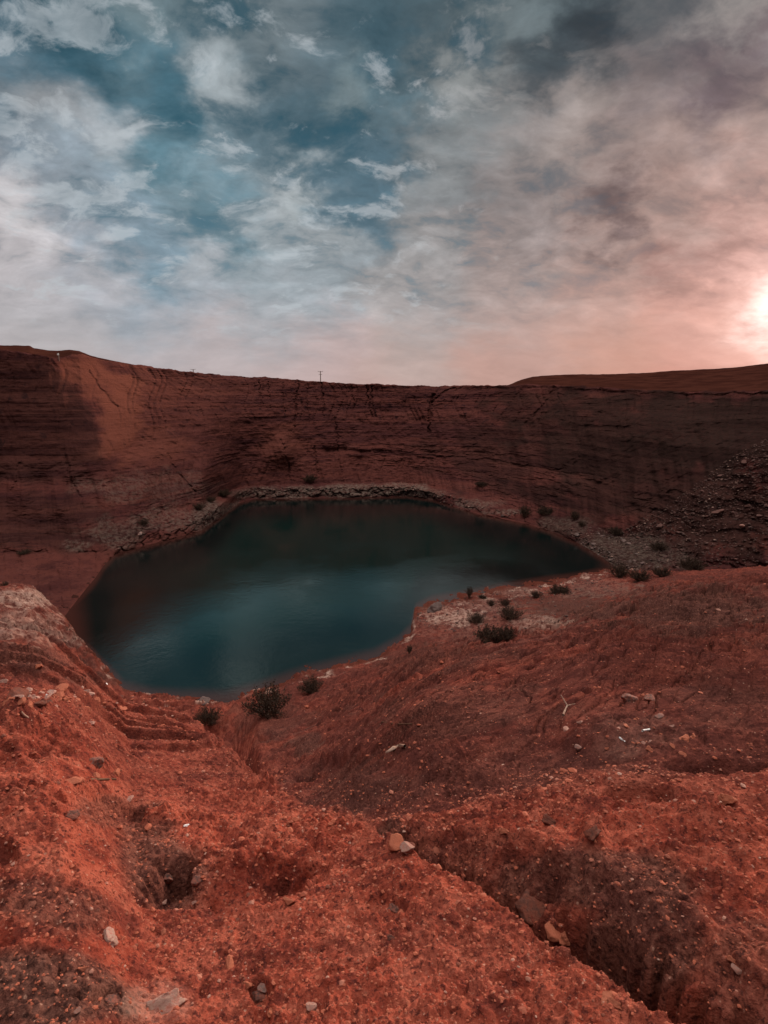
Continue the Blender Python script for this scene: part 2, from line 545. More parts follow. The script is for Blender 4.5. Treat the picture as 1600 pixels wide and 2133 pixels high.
def ground_height(az, r):
    x = r * np.sin(az); y = r * np.cos(az)
    z = ground_base(az, r)
    rn, zn = rz(N_C, az); rm, zm = rz(M_C, az)
    toM = np.clip(r / rm, 0, 1.3)
    fade = 1 - sstep(.72, 1.0, toM)
    front = (np.abs(az) < R(60))
    # --- edges where the ground behind lies lower
    wob = .10 * fbm2(x * 1.1, y * 1.1, 5, 4) * np.clip(r / 8, .15, 1.2) * (1 - .5 * sstep(R(-10), R(-18), az))
    de, se, earc = edist(x, y)
    d = de * se + wob
    drop = np.interp(earc, EDGE_ARC, [p[2] for p in EDGE_PX])
    long_ = sstep(EDGE_ARC[15], EDGE_ARC[11], earc)
    fall = sstep(0, .9, d) * fade * (1 - .35 * sstep(4, 14, d)) * long_ + sstep(0, .35, d) * (1 - sstep(1.5, 5, d)) * (1 - long_)
    z = z - np.where(front, drop * fall * (1 - .9 * sstep(R(-11), R(11), az) * sstep(3, 7, r)), 0)
    # behind the left shelf the ground falls to a low rock platform at the water
    zp = zm + .22 * fbm2(x * .25, y * .25, 141, 4)
    plat = front * sstep(.1, 2.2, d) * sstep(R(-12.5), R(-16.5), az) * sstep(0, 4, rm - r)
    z = z * (1 - plat) + np.minimum(z, zp) * plat
    floor_ = np.minimum(ground_base(az, r), zm + .06 * np.maximum(rm - r, 0))
    z = np.where(front & (r > 9) & (r < rm), np.maximum(z, floor_), z)
    d, s, ar_ = sdist(x, y, EDGE_RIGHT)
    d = d * s + wob
    z = z - np.where(front, .10 * sstep(-.1, .5, d) * (1 - sstep(1.5, 5, d)) * sstep(0, .12, ar_), 0)
    # --- pockets and rises
    n3 = fbm2(x * 2.3, y * 2.3, 9, 4)
    for (u, v, ru, rv, A) in POCKETS:
        c, Mi = ellipse_frame(u, v, ru, rv)
        px = Mi[0, 0] * (x - c[0]) + Mi[0, 1] * (y - c[1]); py = Mi[1, 0] * (x - c[0]) + Mi[1, 1] * (y - c[1])
        q = np.hypot(px, py + .25 * (py > 0) * 0) + .35 * n3
        asym = np.where(py > 0, sstep(1.25, .75, q), sstep(1.5, .1, q))
        z = z - A * np.where(q < 3, asym, 0)
    for (u, v, ru, rv, A) in RISES:
        c, Mi = ellipse_frame(u, v, ru, rv)
        px = Mi[0, 0] * (x - c[0]) + Mi[0, 1] * (y - c[1]); py = Mi[1, 0] * (x - c[0]) + Mi[1, 1] * (y - c[1])
        q = np.hypot(px, py) + .4 * n3
        z = z + A * sstep(1.4, 0, q)
    d, s, ar = sdist(x, y, SCARP)
    rag = .07 * fbm2(x * 4.5, y * 4.5, 91, 4) + .03 * noise2(x * 15, y * 15, 95)
    dd = -d * s + rag
    hgt = np.interp(ar, [0, .12, .25, .42, .50, .58, .72, .9, 1], [0, .16, .30, .26, .07, .10, .22, .16, 0])
    z = z - np.where(d < 1.6, hgt * (1 + .5 * n3) * sstep(-.02, .11, dd) * (1 - sstep(.22, .75, dd)), 0)
    # --- the big crack: sharp near lip, deep floor, ragged far wall
    arc = np.clip((earc - CR0) / (EDGE_ARC[-2] - CR0), 0, 1)
    jag = .05 * fbm2(x * 5, y * 5, 31, 4) + .03 * noise2(x * 17, y * 17, 35)
    d1 = de * se + jag * .35
    wid = np.interp(arc, [0, .12, .3, .5, .62, .8, 1], [.04, .09, .13, .17, .19, .18, .17])
    dep = np.interp(arc, [0, .08, .25, .45, .6, .8, 1], [.03, .20, .46, .74, .90, .95, .95])
    wal = np.interp(arc, [0, .2, .4, .5, .7, 1], [.10, .13, .14, .12, .10, .10])
    raise_ = .10 * np.exp(-((d1 - wid - .22) / .20) ** 2) * sstep(.15, .35, arc)
    prof = sstep(-.01, .05, d1) * (1 - sstep(wid, wid + wal, d1 + jag * 1.2))
    soft = sstep(0, .05, d1) * (1 - sstep(wid, wid + wal * 3.2, d1 + jag * 2)) * np.interp(arc, [0, .2, .5, .62, 1], [.25, .42, .40, .16, .12])
    lip = .05 * np.exp(-((d1 + .12) / .22) ** 2) * sstep(0, .2, arc)
    on = front * sstep(0, .02, arc)
    z = z - on * dep * np.maximum(prof, soft) + on * lip * .4 + on * raise_
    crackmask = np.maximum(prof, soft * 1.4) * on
    z = z - on * .45 * sstep(.0, .03, d1) * (1 - sstep(.07, .15, d1)) * sstep(.18, .4, arc)
    z = z + crackmask * (.07 * fbm2(x * 4.5, y * 4.5, 37, 5, .6) + .03 * (cells2(x * 9, y * 9, 39)[2] - .5))
    for L, w0, D in ((NOTCH, .12, .06), (NOTCH2, .08, .05)):
        d, s, arc = sdist(x, y, L)
        z = z - D * np.exp(-((d + .03 * n3) / w0) ** 2) * (1 - sstep(0, .05, d - .6))
    # --- ledges on the middle slope
    mid = sstep(3.5, 7.5, r) * (1 - sstep(.86, 1.02, toM)) * sstep(R(-14), R(0), az + .0 * r)
    left = sstep(9, 15, r) * (1 - sstep(.95, 1.05, toM)) * sstep(R(-8), R(-16), az)
    f, fi = strata_lines(x, y, z)
    ledge = (sstep(0, .82, f) - sstep(.82, 1.0, f)) - .5
    amp = .5 + .8 * np.clip(fbm2(x * .22 + 9, y * .22, 71, 2) + .35, 0, 1.2)
    z = z + (mid * .075 * np.clip(r / 12, .45, 1.6) + left * .08) * amp * ledge
    q3 = r / 1.25 + 1.1 * fbm2(az * 2.5, r * .12, 63, 4)
    f3 = q3 - np.floor(q3)
    farl = sstep(R(-14), R(-19), az) * sstep(12, 18, r) * (1 - sstep(1.03, 1.12, r / rm))
    z = z + farl * .26 * (1 - sstep(0, .85, f3) + sstep(.93, 1.0, f3) - .4) * (.6 + .8 * np.clip(fbm2(az * 9, r * .2, 67, 3) + .3, 0, 1))
    nearl = sstep(R(-16), R(-20), az) * sstep(7.2, 8.4, r) * (1 - sstep(11.5, 13, r))
    q4 = r / .95 + .9 * fbm2(az * 2.5, r * .25, 68, 4)
    f4 = q4 - np.floor(q4)
    z = z + nearl * .17 * (1 - sstep(0, .85, f4) + sstep(.93, 1.0, f4) - .4)
    cc = .64 * y - .76 * x; ll = .76 * x + .64 * y
    wv = .5 * fbm2(x * .5, y * .5, 73, 3)
    g1 = np.abs(fbm2(ll * .22, cc * .9 + wv, 74, 3)); g2 = np.abs(fbm2(ll * .5 + 9, cc * 2.3 + wv, 76, 3)); g3 = np.abs(fbm2(ll * 1.1 - 4, cc * 5.5 + wv, 78, 2))
    kr = np.clip(r / 10, .4, 1.8)
    for per, am, sd, fr in ((.30, .15, 111, .30), (.13, .060, 121, .7)):
        q6 = (z - .05 * x) / (per * np.clip(r / 10, .6, 1.6)) + 1.1 * fbm2(x * fr, y * fr * 1.6, sd, 4, .55)
        f6 = q6 - np.floor(q6)
        am2 = np.clip(1.7 * fbm2(x * fr * 1.1 + 5, y * fr * 1.1, sd + 5, 3) + .35, 0, 1)
        z = z + mid * kr * am * am2 * (np.minimum(f6 / .93, (1 - f6) / .07) - .5)
    z = z - mid * kr * (.15 * sstep(.055 * kr, 0, g1) + .10 * sstep(.06 * kr, 0, g2) + .05 * sstep(.10, 0, g3))
    z = z + mid * kr * (.05 * np.clip(g1, 0, .6) + .03 * np.clip(g2, 0, .5))
    z = z + mid * kr * (.045 * fbm2(x * .45 + .3 * y, y * 1.6 - .5 * x, 131, 4, .55) + .018 * fbm2(x * 1.6 + y, y * 6.0 - 2 * x, 135, 3, .6))
    # --- lumps, clods, grains
    k = np.clip(r / 7, .28, 2.2) * (1 - .65 * sstep(.95, 1.05, toM))
    calm = 1 - .90 * np.clip(mid, 0, 1)
    shelf = sstep(R(-11), R(-17), az) * sstep(5.0, 6.0, r) * sstep(0.2, -.4, de * se)
    calm = calm * (1 - .65 * shelf)
    z = z + k * .16 * fbm2(x * .55, y * .55, 13, 3) * (1 - .4 * shelf) * (1 - .5 * mid)
    rough = (.30 + 1.5 * np.clip(fbm2(x * .8, y * .8, 17, 3) + .30, 0, 1.2)) * calm
    z = z + .046 * np.clip(r / 4, .6, 2.0) * rough * fbm2(x * 2.6, y * 2.6, 19, 4, .55)
    z = z + .016 * np.clip(r / 3, .7, 2.4) * rough * np.abs(fbm2(x * 9, y * 9, 23, 3, .6))
    d1c, d2c, idr = cells2(x * 13 + .5 * n3, y * 13, 41)
    clod = np.clip(1 - (d1c / (.30 + .35 * idr)) ** 2, 0, 1) * (idr > .35)
    z = z + .022 * clod * (1 - .93 * mid) * np.clip(r / 3, .7, 2) * (.4 + rough * .7)
    e1, e2, idr2 = cells2(x * 42, y * 42, 43)
    near = 1 - sstep(6, 11, r)
    z = z + near * (1 - .8 * mid) * .0095 * np.clip(1 - (e1 / (.3 + .35 * idr2)) ** 2, 0, 1) * (idr2 > .3)
    p1, p2, idp = cells2(x * 7.0 + 3 * n3 * .2, y * 7.0, 47)
    z = z - near * (1 - .8 * mid) * .042 * np.clip(1 - p1 / .34, 0, 1) * (idp > .48)
    # gravelly band of the left shelf & right rubble
    return x, y, z, crackmask


# ------------------------------------------------------------------ build ground grid
def az_grid(step):
    core = np.arange(R(-36.5), R(36.5), step)
    side = np.linspace(R(36.5), R(64), 46)
    return np.concatenate([-side[::-1], core, side])


AZ = az_grid(R(.080))
AZ_G = np.concatenate([np.linspace(R(-180), R(-66), 24), AZ, np.linspace(R(66), R(180), 24)])
RN, ZN = rz(N_C, AZ_G)
NR = 1250
t = np.linspace(0, 1, NR)
rmax = np.convolve(np.pad(RN, 60, mode='edge'), np.hanning(121) / np.hanning(121).sum(), 'valid') + 9.0
far_side = sstep(R(60), R(80), np.abs(AZ_G))
rmax = rmax * (1 - far_side) + 420 * far_side
r0 = 1.25
inner = np.array([.02, .25, .5, .75, 1.0, 1.15])
Rg = r0 * (rmax[:, None] / r0) ** t[None, :]
Rg = np.concatenate([np.broadcast_to(inner, (len(AZ_G), 6)), Rg], 1)
Ag = np.broadcast_to(AZ_G[:, None], Rg.shape)
gx, gy, gz, crackmask = ground_height(Ag, Rg)


def mask_px(U, V, blobs, nz, edge=.5):
    m = np.zeros(U.shape)
    for (u, v, ru, rv, a) in blobs:
        q = np.hypot((U - u) / ru, (V - v) / rv) + edge * nz
        m = np.maximum(m, a * sstep(1.25, .65, q))
    return m


# paler or greyer ground; grey in hollow, scarp and crack paints their shade
_az0 = Ag; _P0 = np.stack([gx, gy, ground_base(Ag, Rg)], -1).reshape(-1, 3)
GU, GV, GD = project(np.stack([gx, gy, gz], -1).reshape(-1, 3))
GU = GU.reshape(gx.shape); GV = GV.reshape(gx.shape); GD = GD.reshape(gx.shape)
nz = fbm2(gx * 1.3, gy * 1.3, 81, 4)
PALE_G = [(905, 1278, 34, 22, .45), (965, 1285, 48, 20, .7), (1010, 1262, 60, 16, .25), (1130, 1298, 60, 16, .45), (1060, 1232, 70, 10, .25), (60, 1245, 80, 22, .75), (30, 1300, 110, 30, .45),
          (120, 1330, 60, 16, .4), (1240, 1225, 90, 20, .15), (330, 2085, 60, 50, .25), (1330, 1530, 110, 50, .08), (1010, 1300, 160, 40, .1)]
GREY_G = [(330, 1810, 90, 90, .7), (130, 1900, 150, 70, .65), (70, 2050, 170, 90, .85), (640, 1545, 40, 22, .55), (560, 1500, 90, 40, .35), (300, 1415, 150, 20, .5), (760, 1640, 120, 60, .35),
          (230, 1690, 60, 30, .5), (1320, 1975, 140, 90, .7), (1220, 1838, 180, 62, .7), (1560, 2020, 90, 110, .5), (950, 1480, 180, 60, .3), (1450, 1270, 220, 50, .55), (1180, 1265, 110, 34, .6), (1500, 1460, 160, 60, .25), (900, 1370, 160, 30, .3), (60, 1370, 150, 26, .35), (1100, 1600, 300, 60, .2)]
pale = mask_px(GU, GV, PALE_G, nz) * (.6 + .5 * np.clip(noise2(gx * 3, gy * 3, 84) + .4, 0, 1))
grey = np.maximum(mask_px(GU, GV, GREY_G, nz, .7), .85 * np.clip(crackmask, 0, 1))  # crack walls and floor darkened too, shade put into the colour
rn_, zn_ = rz(N_C, Ag)
shore = sstep(.16, .22, gz + .1 * nz) * (1 - sstep(.30, .42, gz + .1 * nz)) * sstep(20, 24, Rg)
pale = np.maximum(pale, .75 * shore * sstep(-.1, .3, noise2(gx * .9, gy * .9, 88)))
wet = (1 - sstep(.05, .28, gz)) * sstep(20, 24, Rg) * .8
d_e, s_e, a_e = edist(gx, gy)
crust = sstep(-.15, .25, d_e * s_e + .12 * nz) * sstep(R(-16), R(-10), Ag)
d_r, s_r, a_r = sdist(gx, gy, EDGE_RIGHT)
crust = crust * np.where(GU > 840, sstep(-.7, 1.0, d_r * s_r + .5 * nz), 1) * (1 - sstep(R(50), R(70), np.abs(Ag)))
crust = np.maximum(crust, .95 * sstep(1440, 1350, GV + 30 * nz) * (GU < 420) * (Rg > 5))
crust = np.maximum(crust, .58 * sstep(R(-9), R(-14), Ag) * sstep(4.5, 6.5, Rg) * (Rg < 400))
crust = np.clip(crust * (1.05 + .5 * fbm2(gx * .35, gy * .35, 86, 4)), 0, 1)
ground = grid_mesh('ground', gx, gy, gz, {'crust': crust, 'pale': pale, 'grey': grey, 'wet': wet}, M_dirt)
tag(ground, 'red crumbly dirt slope falling from the foreground to the lake', 'ground', kind='structure')

# ------------------------------------------------------------------ far side: bank, bench, talus, wall, rim
F_C = curve([(-200, 1222, .2), (0, 1226, .2), (60, 1240, .15), (100, 1262, .1), (135, 1284, 0), (165, 1245, 0), (198, 1205, 0), (215, 1180, 0), (240, 1153, 0), (300, 1137, 0), (360, 1122, 0), (420, 1105, 0), (460, 1078, 0),
             (500, 1047, 0), (530, 1039, 0), (640, 1038, 0), (740, 1037, 0), (850, 1034, 0), (900, 1041, 0), (970, 1063, 0), (1000, 1072, 0), (1100, 1092, 0),
             (1150, 1108, 0), (1200, 1129, 0), (1250, 1158, 0), (1280, 1180, 0), (1330, 1196, .3), (1400, 1200, .6), (1600, 1205, 1.2), (1800, 1205, 1.4)], 'z')
S1_C = curve([(-200, 1153, 57), (0, 1152, 57.3), (150, 1152, 57.3), (200, 1151, 57.6), (240, 1146, 58.6), (300, 1126, 62.3), (360, 1108, 65.6), (420, 1080, 70.4), (460, 1052, 78), (500, 1022, 90.3), (530, 1018, 93.4),
              (640, 1019, 93.6), (740, 1016, 94.2), (850, 1014, 94.8), (900, 1026, 91.0), (970, 1045, 84.6), (1000, 1054, 81), (1100, 1079, 74.2), (1150, 1094, 69.6), (1200, 1114, 64.2), (1250, 1140, 59), (1280, 1160, 55.2),
              (1330, 1172, 52.7), (1400, 1180, 51), (1600, 1184, 48), (1800, 1184, 47)])
S2_C = curve([(-200, 1085, 61), (0, 1085, 61), (200, 1090, 61), (300, 1066, 66), (420, 1053, 75), (500, 1013, 93), (640, 1007, 97), (850, 1005, 98.5), (1000, 1030, 86), (1100, 1055, 77), (1200, 1085, 68.5),
              (1300, 1118, 61), (1400, 1120, 56), (1500, 1080, 54), (1600, 1060, 52), (1800, 1050, 50)])
S3_C = curve([(-200, 1000, 65), (0, 1002, 66), (215, 1012, 66), (300, 990, 70.5), (420, 972, 81), (500, 945, 96), (640, 938, 101), (850, 938, 103), (1000, 953, 95), (1100, 968, 85.5), (1200, 990, 76),
              (1300, 1040, 66), (1400, 1020, 61), (1500, 965, 58.5), (1600, 930, 56), (1800, 900, 53)])
S4_C = curve([(-200, 950, 66.5), (0, 950, 67.5), (100, 950, 68), (200, 952, 68.6), (222, 945, 69.8), (250, 925, 73), (300, 912, 78), (420, 885, 89), (500, 868, 99), (640, 866, 105), (850, 873, 107), (1000, 880, 101), (1100, 885, 93),
              (1200, 890, 84), (1300, 890, 76), (1400, 885, 69.5), (1600, 870, 62), (1800, 860, 57)])
S5_C = curve([(-200, 724, 70), (0, 729, 72), (60, 735, 72.8), (100, 744, 73.2), (122, 747, 74.5), (135, 744, 76), (150, 737, 77.5), (165, 738, 78.5), (200, 748, 82), (260, 757, 88), (330, 767, 94), (420, 778, 101), (500, 785, 106), (590, 789, 109), (640, 794, 110),
              (760, 802, 111), (785, 799, 111), (800, 802, 111), (935, 806, 110), (950, 804, 109.5), (1000, 804, 108), (1060, 803, 105), (1100, 802, 101), (1200, 805, 93), (1300, 812, 85), (1440, 818, 76), (1600, 815, 69), (1800, 812, 62)])


def behind(C, dr, dz):
    return C[0], C[1] + dr, C[2] + dz


S0_C = (F_C[0], F_C[1] - 6.0, F_C[2] - 1.8)
S6_C = behind(S5_C, 2.5, .05)
back = curve([(-200, 716, 112), (0, 719, 112), (20, 719.5, 112), (30, 719, 112), (62, 720, 112), (70, 725, 112), (100, 730, 112), (120, 731, 112), (146, 729, 112), (165, 731, 112), (190, 740, 114), (260, 757, 120), (420, 780, 135), (640, 797, 150),
              (935, 808, 150), (1050, 806, 135), (1085, 790, 128), (1110, 783, 126), (1180, 780.5, 124), (1330, 778, 122), (1400, 773, 120), (1470, 769, 118), (1520, 766.5, 117), (1600, 757, 115), (1800, 740, 110)])
S8_C = (back[0], back[1] * 0 + 330, back[2] + (330 - back[1]) * .004 - 1.0)
S9_C = (back[0], back[1] * 0 + 2600, back[2] * 0 + 24)
ST = [S0_C, F_C, S1_C, S2_C, S3_C, S4_C, S5_C, S6_C, back, S8_C, S9_C]
SEG = [8, 40, 60, 130, 120, 190, 8]           # rows from the lake bed to just behind the rim
SEGB = [60, 12, 8]
azc = AZ
rs = np.array([np.interp(azc, c[0], c[1]) for c in ST]); zs = np.array([np.interp(azc, c[0], c[2]) for c in ST])
# soften kinks of the curves sideways, a little
def smooth1(a, w):
    k = np.hanning(2 * w + 1); k /= k.sum()
    p = np.pad(a, w, mode='edge')
    return np.convolve(p, k, 'valid')
for i in range(2, 6):
    wl = sstep(R(-17), R(-13), azc)
    rs[i] = smooth1(rs[i], 13 if i > 2 else 7) * wl + smooth1(rs[i], 3) * (1 - wl); zs[i] = smooth1(zs[i], 13 if i > 2 else 7) * wl + smooth1(zs[i], 3) * (1 - wl)


def loft(k0, seg):
    rr = []; zz = []; kk = []
    for i, n in enumerate(seg):
        tt = np.linspace(0, 1, n, endpoint=(i == len(seg) - 1))
        rr.append(rs[k0 + i][:, None] * (1 - tt) + rs[k0 + i + 1][:, None] * tt)
        zz.append(zs[k0 + i][:, None] * (1 - tt) + zs[k0 + i + 1][:, None] * tt)
        kk.append(np.broadcast_to(k0 + i + tt, (len(azc), n)))
    return np.concatenate(rr, 1), np.concatenate(zz, 1), np.concatenate(kk, 1)


cr, cz, ck = loft(0, SEG)
ca = np.broadcast_to(azc[:, None], cr.shape)
cx = cr * np.sin(ca); cy = cr * np.cos(ca)
CU, CV, CD = project(np.stack([cx, cy, cz], -1).reshape(-1, 3))
CU = CU.reshape(cr.shape); CV = CV.reshape(cr.shape)
arcl = ca * 90.0                                # sideways coordinate in metres, roughly

wall = sstep(3.0, 4.0, ck) * (1 - sstep(6.0, 6.6, ck)) # 1 on the rock wall
upper = sstep(4.7, 5.1, ck) * (1 - sstep(5.97, 6.05, ck))
low = sstep(2.0, 2.1, ck) * (1 - sstep(4.0, 4.6, ck))
bank = sstep(1.0, 1.1, ck) * (1 - sstep(1.9, 2.2, ck))
rimfade = 1 - sstep(5.9, 6.0, ck)
zw = cz + .35 * fbm2(arcl * .03, cz * .02, 201, 2)
# bedding: hard beds stick out, soft beds are cut back; strength changes sideways
bed = fbm2(zw * .55 + 0 * arcl, arcl * .012, 211, 2) * .55 + fbm2(zw * 2.0, arcl * .03, 215, 3) * .32
bstr = .55 + .5 * fbm2(arcl * .05, cz * .1, 221, 2)
disp = -bed * np.clip(bstr, .15, 1.4) * (.34 * upper + .2 * (1 - upper) * wall)
# broken ledges on the lower slopes
o1 = fbm2(arcl * .16, zw * 1.05, 231, 4, .55)
o2 = fbm2(arcl * .45, zw * 2.6, 235, 4, .55)
brk = sstep(.0, .35, fbm2(arcl * .045, cz * .12, 237, 3))
disp -= low * (.18 * sstep(-.02, .10, o1) + .07 * sstep(0, .10, o2)) * brk
disp -= wall * .05 * sstep(.02, .12, o2) * sstep(-.05, .3, o1) * brk
bn = .25 * fbm2(arcl * .12, arcl * 0 + 3.3, 239, 3)
bbk = sstep(-.15, .35, fbm2(arcl * .09, cz * .3, 238, 3))
disp += .45 * bbk * sstep(.10, .0, np.abs(ck + bn * .3 - 3.95) ) * sstep(R(-16), R(-8), ca) + .28 * bbk * sstep(.07, .0, np.abs(ck + bn * .2 - 4.97)) * sstep(R(-16), R(-4), ca)
# scalloped wall, runnels
disp += 1.3 * fbm2(arcl * .045, cz * .035, 241, 3) * wall * rimfade * sstep(2.6, 4, ck)
run = np.abs(fbm2(arcl * .55 + .6 * noise2(arcl * .1, cz * .25, 246), cz * .035, 247, 3))
disp += (.35 * sstep(.16, .0, run)) * upper + .22 * sstep(.2, 0, run) * low
# eroded rills running down the loose slopes
rl = fbm2(arcl * .35 + .12 * cz, cz * .05, 251, 3)
disp += .5 * rl * low + .35 * rl * sstep(4.0, 4.3, ck) * (1 - sstep(4.9, 5.2, ck))
disp += .34 * fbm3(cx * .3, cy * .3, cz * .5, 261, 4, .5) * wall * (.5 + .5 * rimfade)
disp += (.045 * fbm2(zw * 5.5, arcl * .09, 265, 3)) * wall
disp += .14 * fbm3(cx * 1.1, cy * 1.1, cz * 1.5, 271, 4, .6) * np.clip(wall + bank + low, 0, 1)
# blocky bank of pale rock
e1, e2, eid = cells2(arcl * .8 + .4 * noise2(arcl, cz * 2, 281), cz * 1.6, 283)
disp += bank * ((eid - .5) * .8 + .5 * sstep(.14, .02, e2 - e1))
# talus cones
for (u, v, h, w, a) in [(590, 888, 3.6, .75, 2.6), (750, 905, 2.2, .8, 1.6), (110, 975, 3.0, .8, 2.2), (430, 930, 3.0, .8, 1.8), (1480, 900, 7, .6, 2.2), (1150, 905, 4, .6, 1.6), (300, 935, 3, .8, 1.4), (1330, 930, 5, .6, 1.5), (40, 960, 3, .8, 1.6)]:
    a0 = float(az_of(u, v)) * 90.0
    i0 = int(np.argmin(np.abs(azc * 90 - a0)))
    j0 = int(np.argmin(np.abs(CV[i0] - v) + 100 * (ck[i0] < 3)))
    z0 = cz[i0, j0]
    dn = z0 - cz
    hw = np.maximum(dn, 0) * w + .2
    cone = np.clip(1 - np.abs(arcl - a0) / hw, 0, 1) * sstep(0, .5, dn) * (1 - sstep(h, h * 2, dn))
    disp -= a * cone * sstep(0, h, dn)
# named clefts of the wall (u, v) -> width m, depth m
CLEFT = [([(903, 822), (898, 845), (896, 862), (894, 900)], .32, 1.6), ([(945, 808), (920, 822), (903, 838)], .32, .9), ([(620, 800), (619, 845), (616, 890)], .16, .9), ([(670, 797), (672, 830), (676, 865)], .14, .8), ([(762, 803), (768, 835), (775, 868)], .14, 1.0),
         ([(772, 803), (777, 838), (781, 868)], .14, .9), ([(732, 803), (738, 850)], .10, .6), ([(540, 792), (543, 840)], .1, .6), ([(1155, 806), (1145, 828), (1120, 855), (1095, 885)], .3, .6), ([(1085, 812), (1060, 850), (1035, 885)], .3, .5),
         ([(183, 770), (205, 800), (225, 830), (245, 846)], .13, .8), ([(350, 945), (362, 975), (405, 1025)], .14, .6), ([(640, 800), (642, 880)], .1, .5), ([(700, 870), (703, 935), (712, 990)], .16, .7), ([(585, 915), (600, 960), (606, 1000)], .2, .7), ([(655, 930), (662, 990)], .16, .7), ([(560, 795), (562, 850)], .09, .5), ([(590, 795), (592, 860)], .08, .5), ([(720, 800), (722, 845)], .08, .4), ([(135, 950), (150, 1000), (165, 1035)], .2, .6), ([(40, 965), (25, 1020)], .2, .5), ([(1250, 860), (1210, 930), (1190, 990)], .3, .3)]
for (pts, w, dp) in CLEFT:
    L = []
    for (u, v) in pts:
        a0 = float(az_of(u, v)); i0 = int(np.argmin(np.abs(azc - a0)))
        j0 = int(np.argmin(np.abs(CV[i0] - v) + 200 * (ck[i0] < 2)))
        L.append((arcl[i0, j0], cz[i0, j0]))
    L = np.array(L)
    i1 = np.searchsorted(azc * 90, L[:, 0].min() - 4); i2 = np.searchsorted(azc * 90, L[:, 0].max() + 4)
    wq = .25 * noise2(cz[i1:i2] * .9, arcl[i1:i2] * .2, 291) + .12 * noise2(cz[i1:i2] * 3.1, arcl[i1:i2] * .5, 292)
    w = w * (1 + .8 * noise2(cz[i1:i2] * .7, cz[i1:i2] * 0 + w * 9, 293))
    dp = dp * .6
    d, s, arc = sdist(arcl[i1:i2] + wq, cz[i1:i2], L)
    disp[i1:i2] += dp * sstep(w, w * .35, d) * (ck[i1:i2] > 2)
disp = disp * (1 - .55 * sstep(R(-21), R(-24), ca) * upper)
cr2 = cr + disp * sstep(1.0, 1.15, ck)
flat = (1 - sstep(2.9, 3.2, ck)) + sstep(5.97, 6.05, ck)
cz2 = cz + .12 * fbm2(cx * .8, cy * .8, 301, 4) * flat * sstep(1.0, 1.3, ck) + .20 * fbm2(cx * .4, cy * .4, 303, 4) * sstep(5.6, 6, ck)
lbeach = sstep(R(-18), R(-22), ca) * sstep(1.0, 1.1, ck) * (1 - sstep(1.9, 2.0, ck))
fb = (cy * .42 + .5 * fbm2(cx * .2, cy * .2, 305, 3)); fb = fb - np.floor(fb)
cz2 += lbeach * .22 * (sstep(0, .8, fb) - sstep(.8, 1, fb) - .3)
# scree fan, right: rougher
scree = mask_px(CU, CV, [(1500, 1060, 190, 95, 1), (1380, 1130, 130, 50, 1), (1590, 1010, 130, 110, 1)], fbm2(cx * .3, cy * .3, 307, 3), .3)
cr2 += scree * .25 * fbm3(cx * .9, cy * .9, cz * .9, 309, 4, .6)
cx2 = cr2 * np.sin(ca); cy2 = cr2 * np.cos(ca)
nzc = fbm2(arcl * .25, cz * .5, 311, 4)
PALE_C = [(600, 1026, 120, 14, .75), (740, 1022, 110, 12, .9), (840, 1022, 50, 14, .9), (450, 1070, 50, 26, .75), (420, 1090, 30, 20, .7), (330, 1085, 90, 26, .5), (240, 1110, 90, 26, .4), (170, 1135, 40, 14, .55), (240, 1130, 40, 16, .5),
          (1000, 1050, 50, 12, .65), (1050, 1066, 50, 8, .7), (1180, 1095, 50, 20, .35), (1300, 1150, 110, 38, .5), (1360, 1160, 50, 30, .5), (880, 1030, 50, 12, .5), (250, 1020, 90, 30, .35), (350, 1020, 100, 40, .25)]
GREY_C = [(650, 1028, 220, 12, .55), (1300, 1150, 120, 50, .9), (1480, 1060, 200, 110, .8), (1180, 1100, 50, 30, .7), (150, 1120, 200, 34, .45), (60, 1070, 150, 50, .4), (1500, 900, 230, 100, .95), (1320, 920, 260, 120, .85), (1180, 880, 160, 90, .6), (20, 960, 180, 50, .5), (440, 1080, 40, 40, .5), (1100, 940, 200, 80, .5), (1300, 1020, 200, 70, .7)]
LIT_OCHRE = [(255, 860, 50, 100, .75), (190, 780, 70, 40, .7), (290, 930, 90, 40, .4), (360, 850, 120, 60, .1), (590, 920, 50, 40, .35), (330, 800, 160, 40, .25)]  # warmer rock; blobs right of the buttress corner paint its sunlit side brighter
cpale = mask_px(CU, CV, PALE_C, nzc, .5); cgrey = mask_px(CU, CV, GREY_C, nzc, .5)
# painted shade: the left buttress face is darkened up to its corner
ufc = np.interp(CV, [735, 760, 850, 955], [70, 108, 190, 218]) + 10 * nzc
cgrey = np.where(CU < 330, np.where(CV < 960, .42 * sstep(8, -8, CU - ufc) * sstep(740, 756, CV), cgrey), cgrey); coch = mask_px(CU, CV, LIT_OCHRE, nzc, .5)
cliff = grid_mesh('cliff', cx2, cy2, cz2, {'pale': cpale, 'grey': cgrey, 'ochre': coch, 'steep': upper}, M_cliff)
tag(cliff, 'layered red rock wall round the far side of the lake', 'cliff', kind='structure')

pr, pz, pk = loft(7, SEGB)
pa = np.broadcast_to(azc[:, None], pr.shape)
px_, py_ = pr * np.sin(pa), pr * np.cos(pa)
bump = sstep(7.0, 7.25, pk)
pz = pz + bump * (.14 * fbm2(px_ * .12, py_ * .12, 321, 4) + .03 * fbm2(px_ * .7, py_ * .7, 325, 3)) * (1 - sstep(9, 10, pk) * .5)
pz[:, 0] = cz2[:, -1]; px_ = px_.copy(); py_ = py_.copy(); px_[:, 0] = cx2[:, -1]; py_[:, 0] = cy2[:, -1]
zero = np.zeros(pr.shape)
plateau = grid_mesh('plateau', px_, py_, pz, {'pale': zero, 'grey': zero + .62, 'ochre': zero, 'steep': zero}, M_hill)
tag(plateau, 'dry red plateau and low hill beyond the rim', 'plateau', kind='structure')

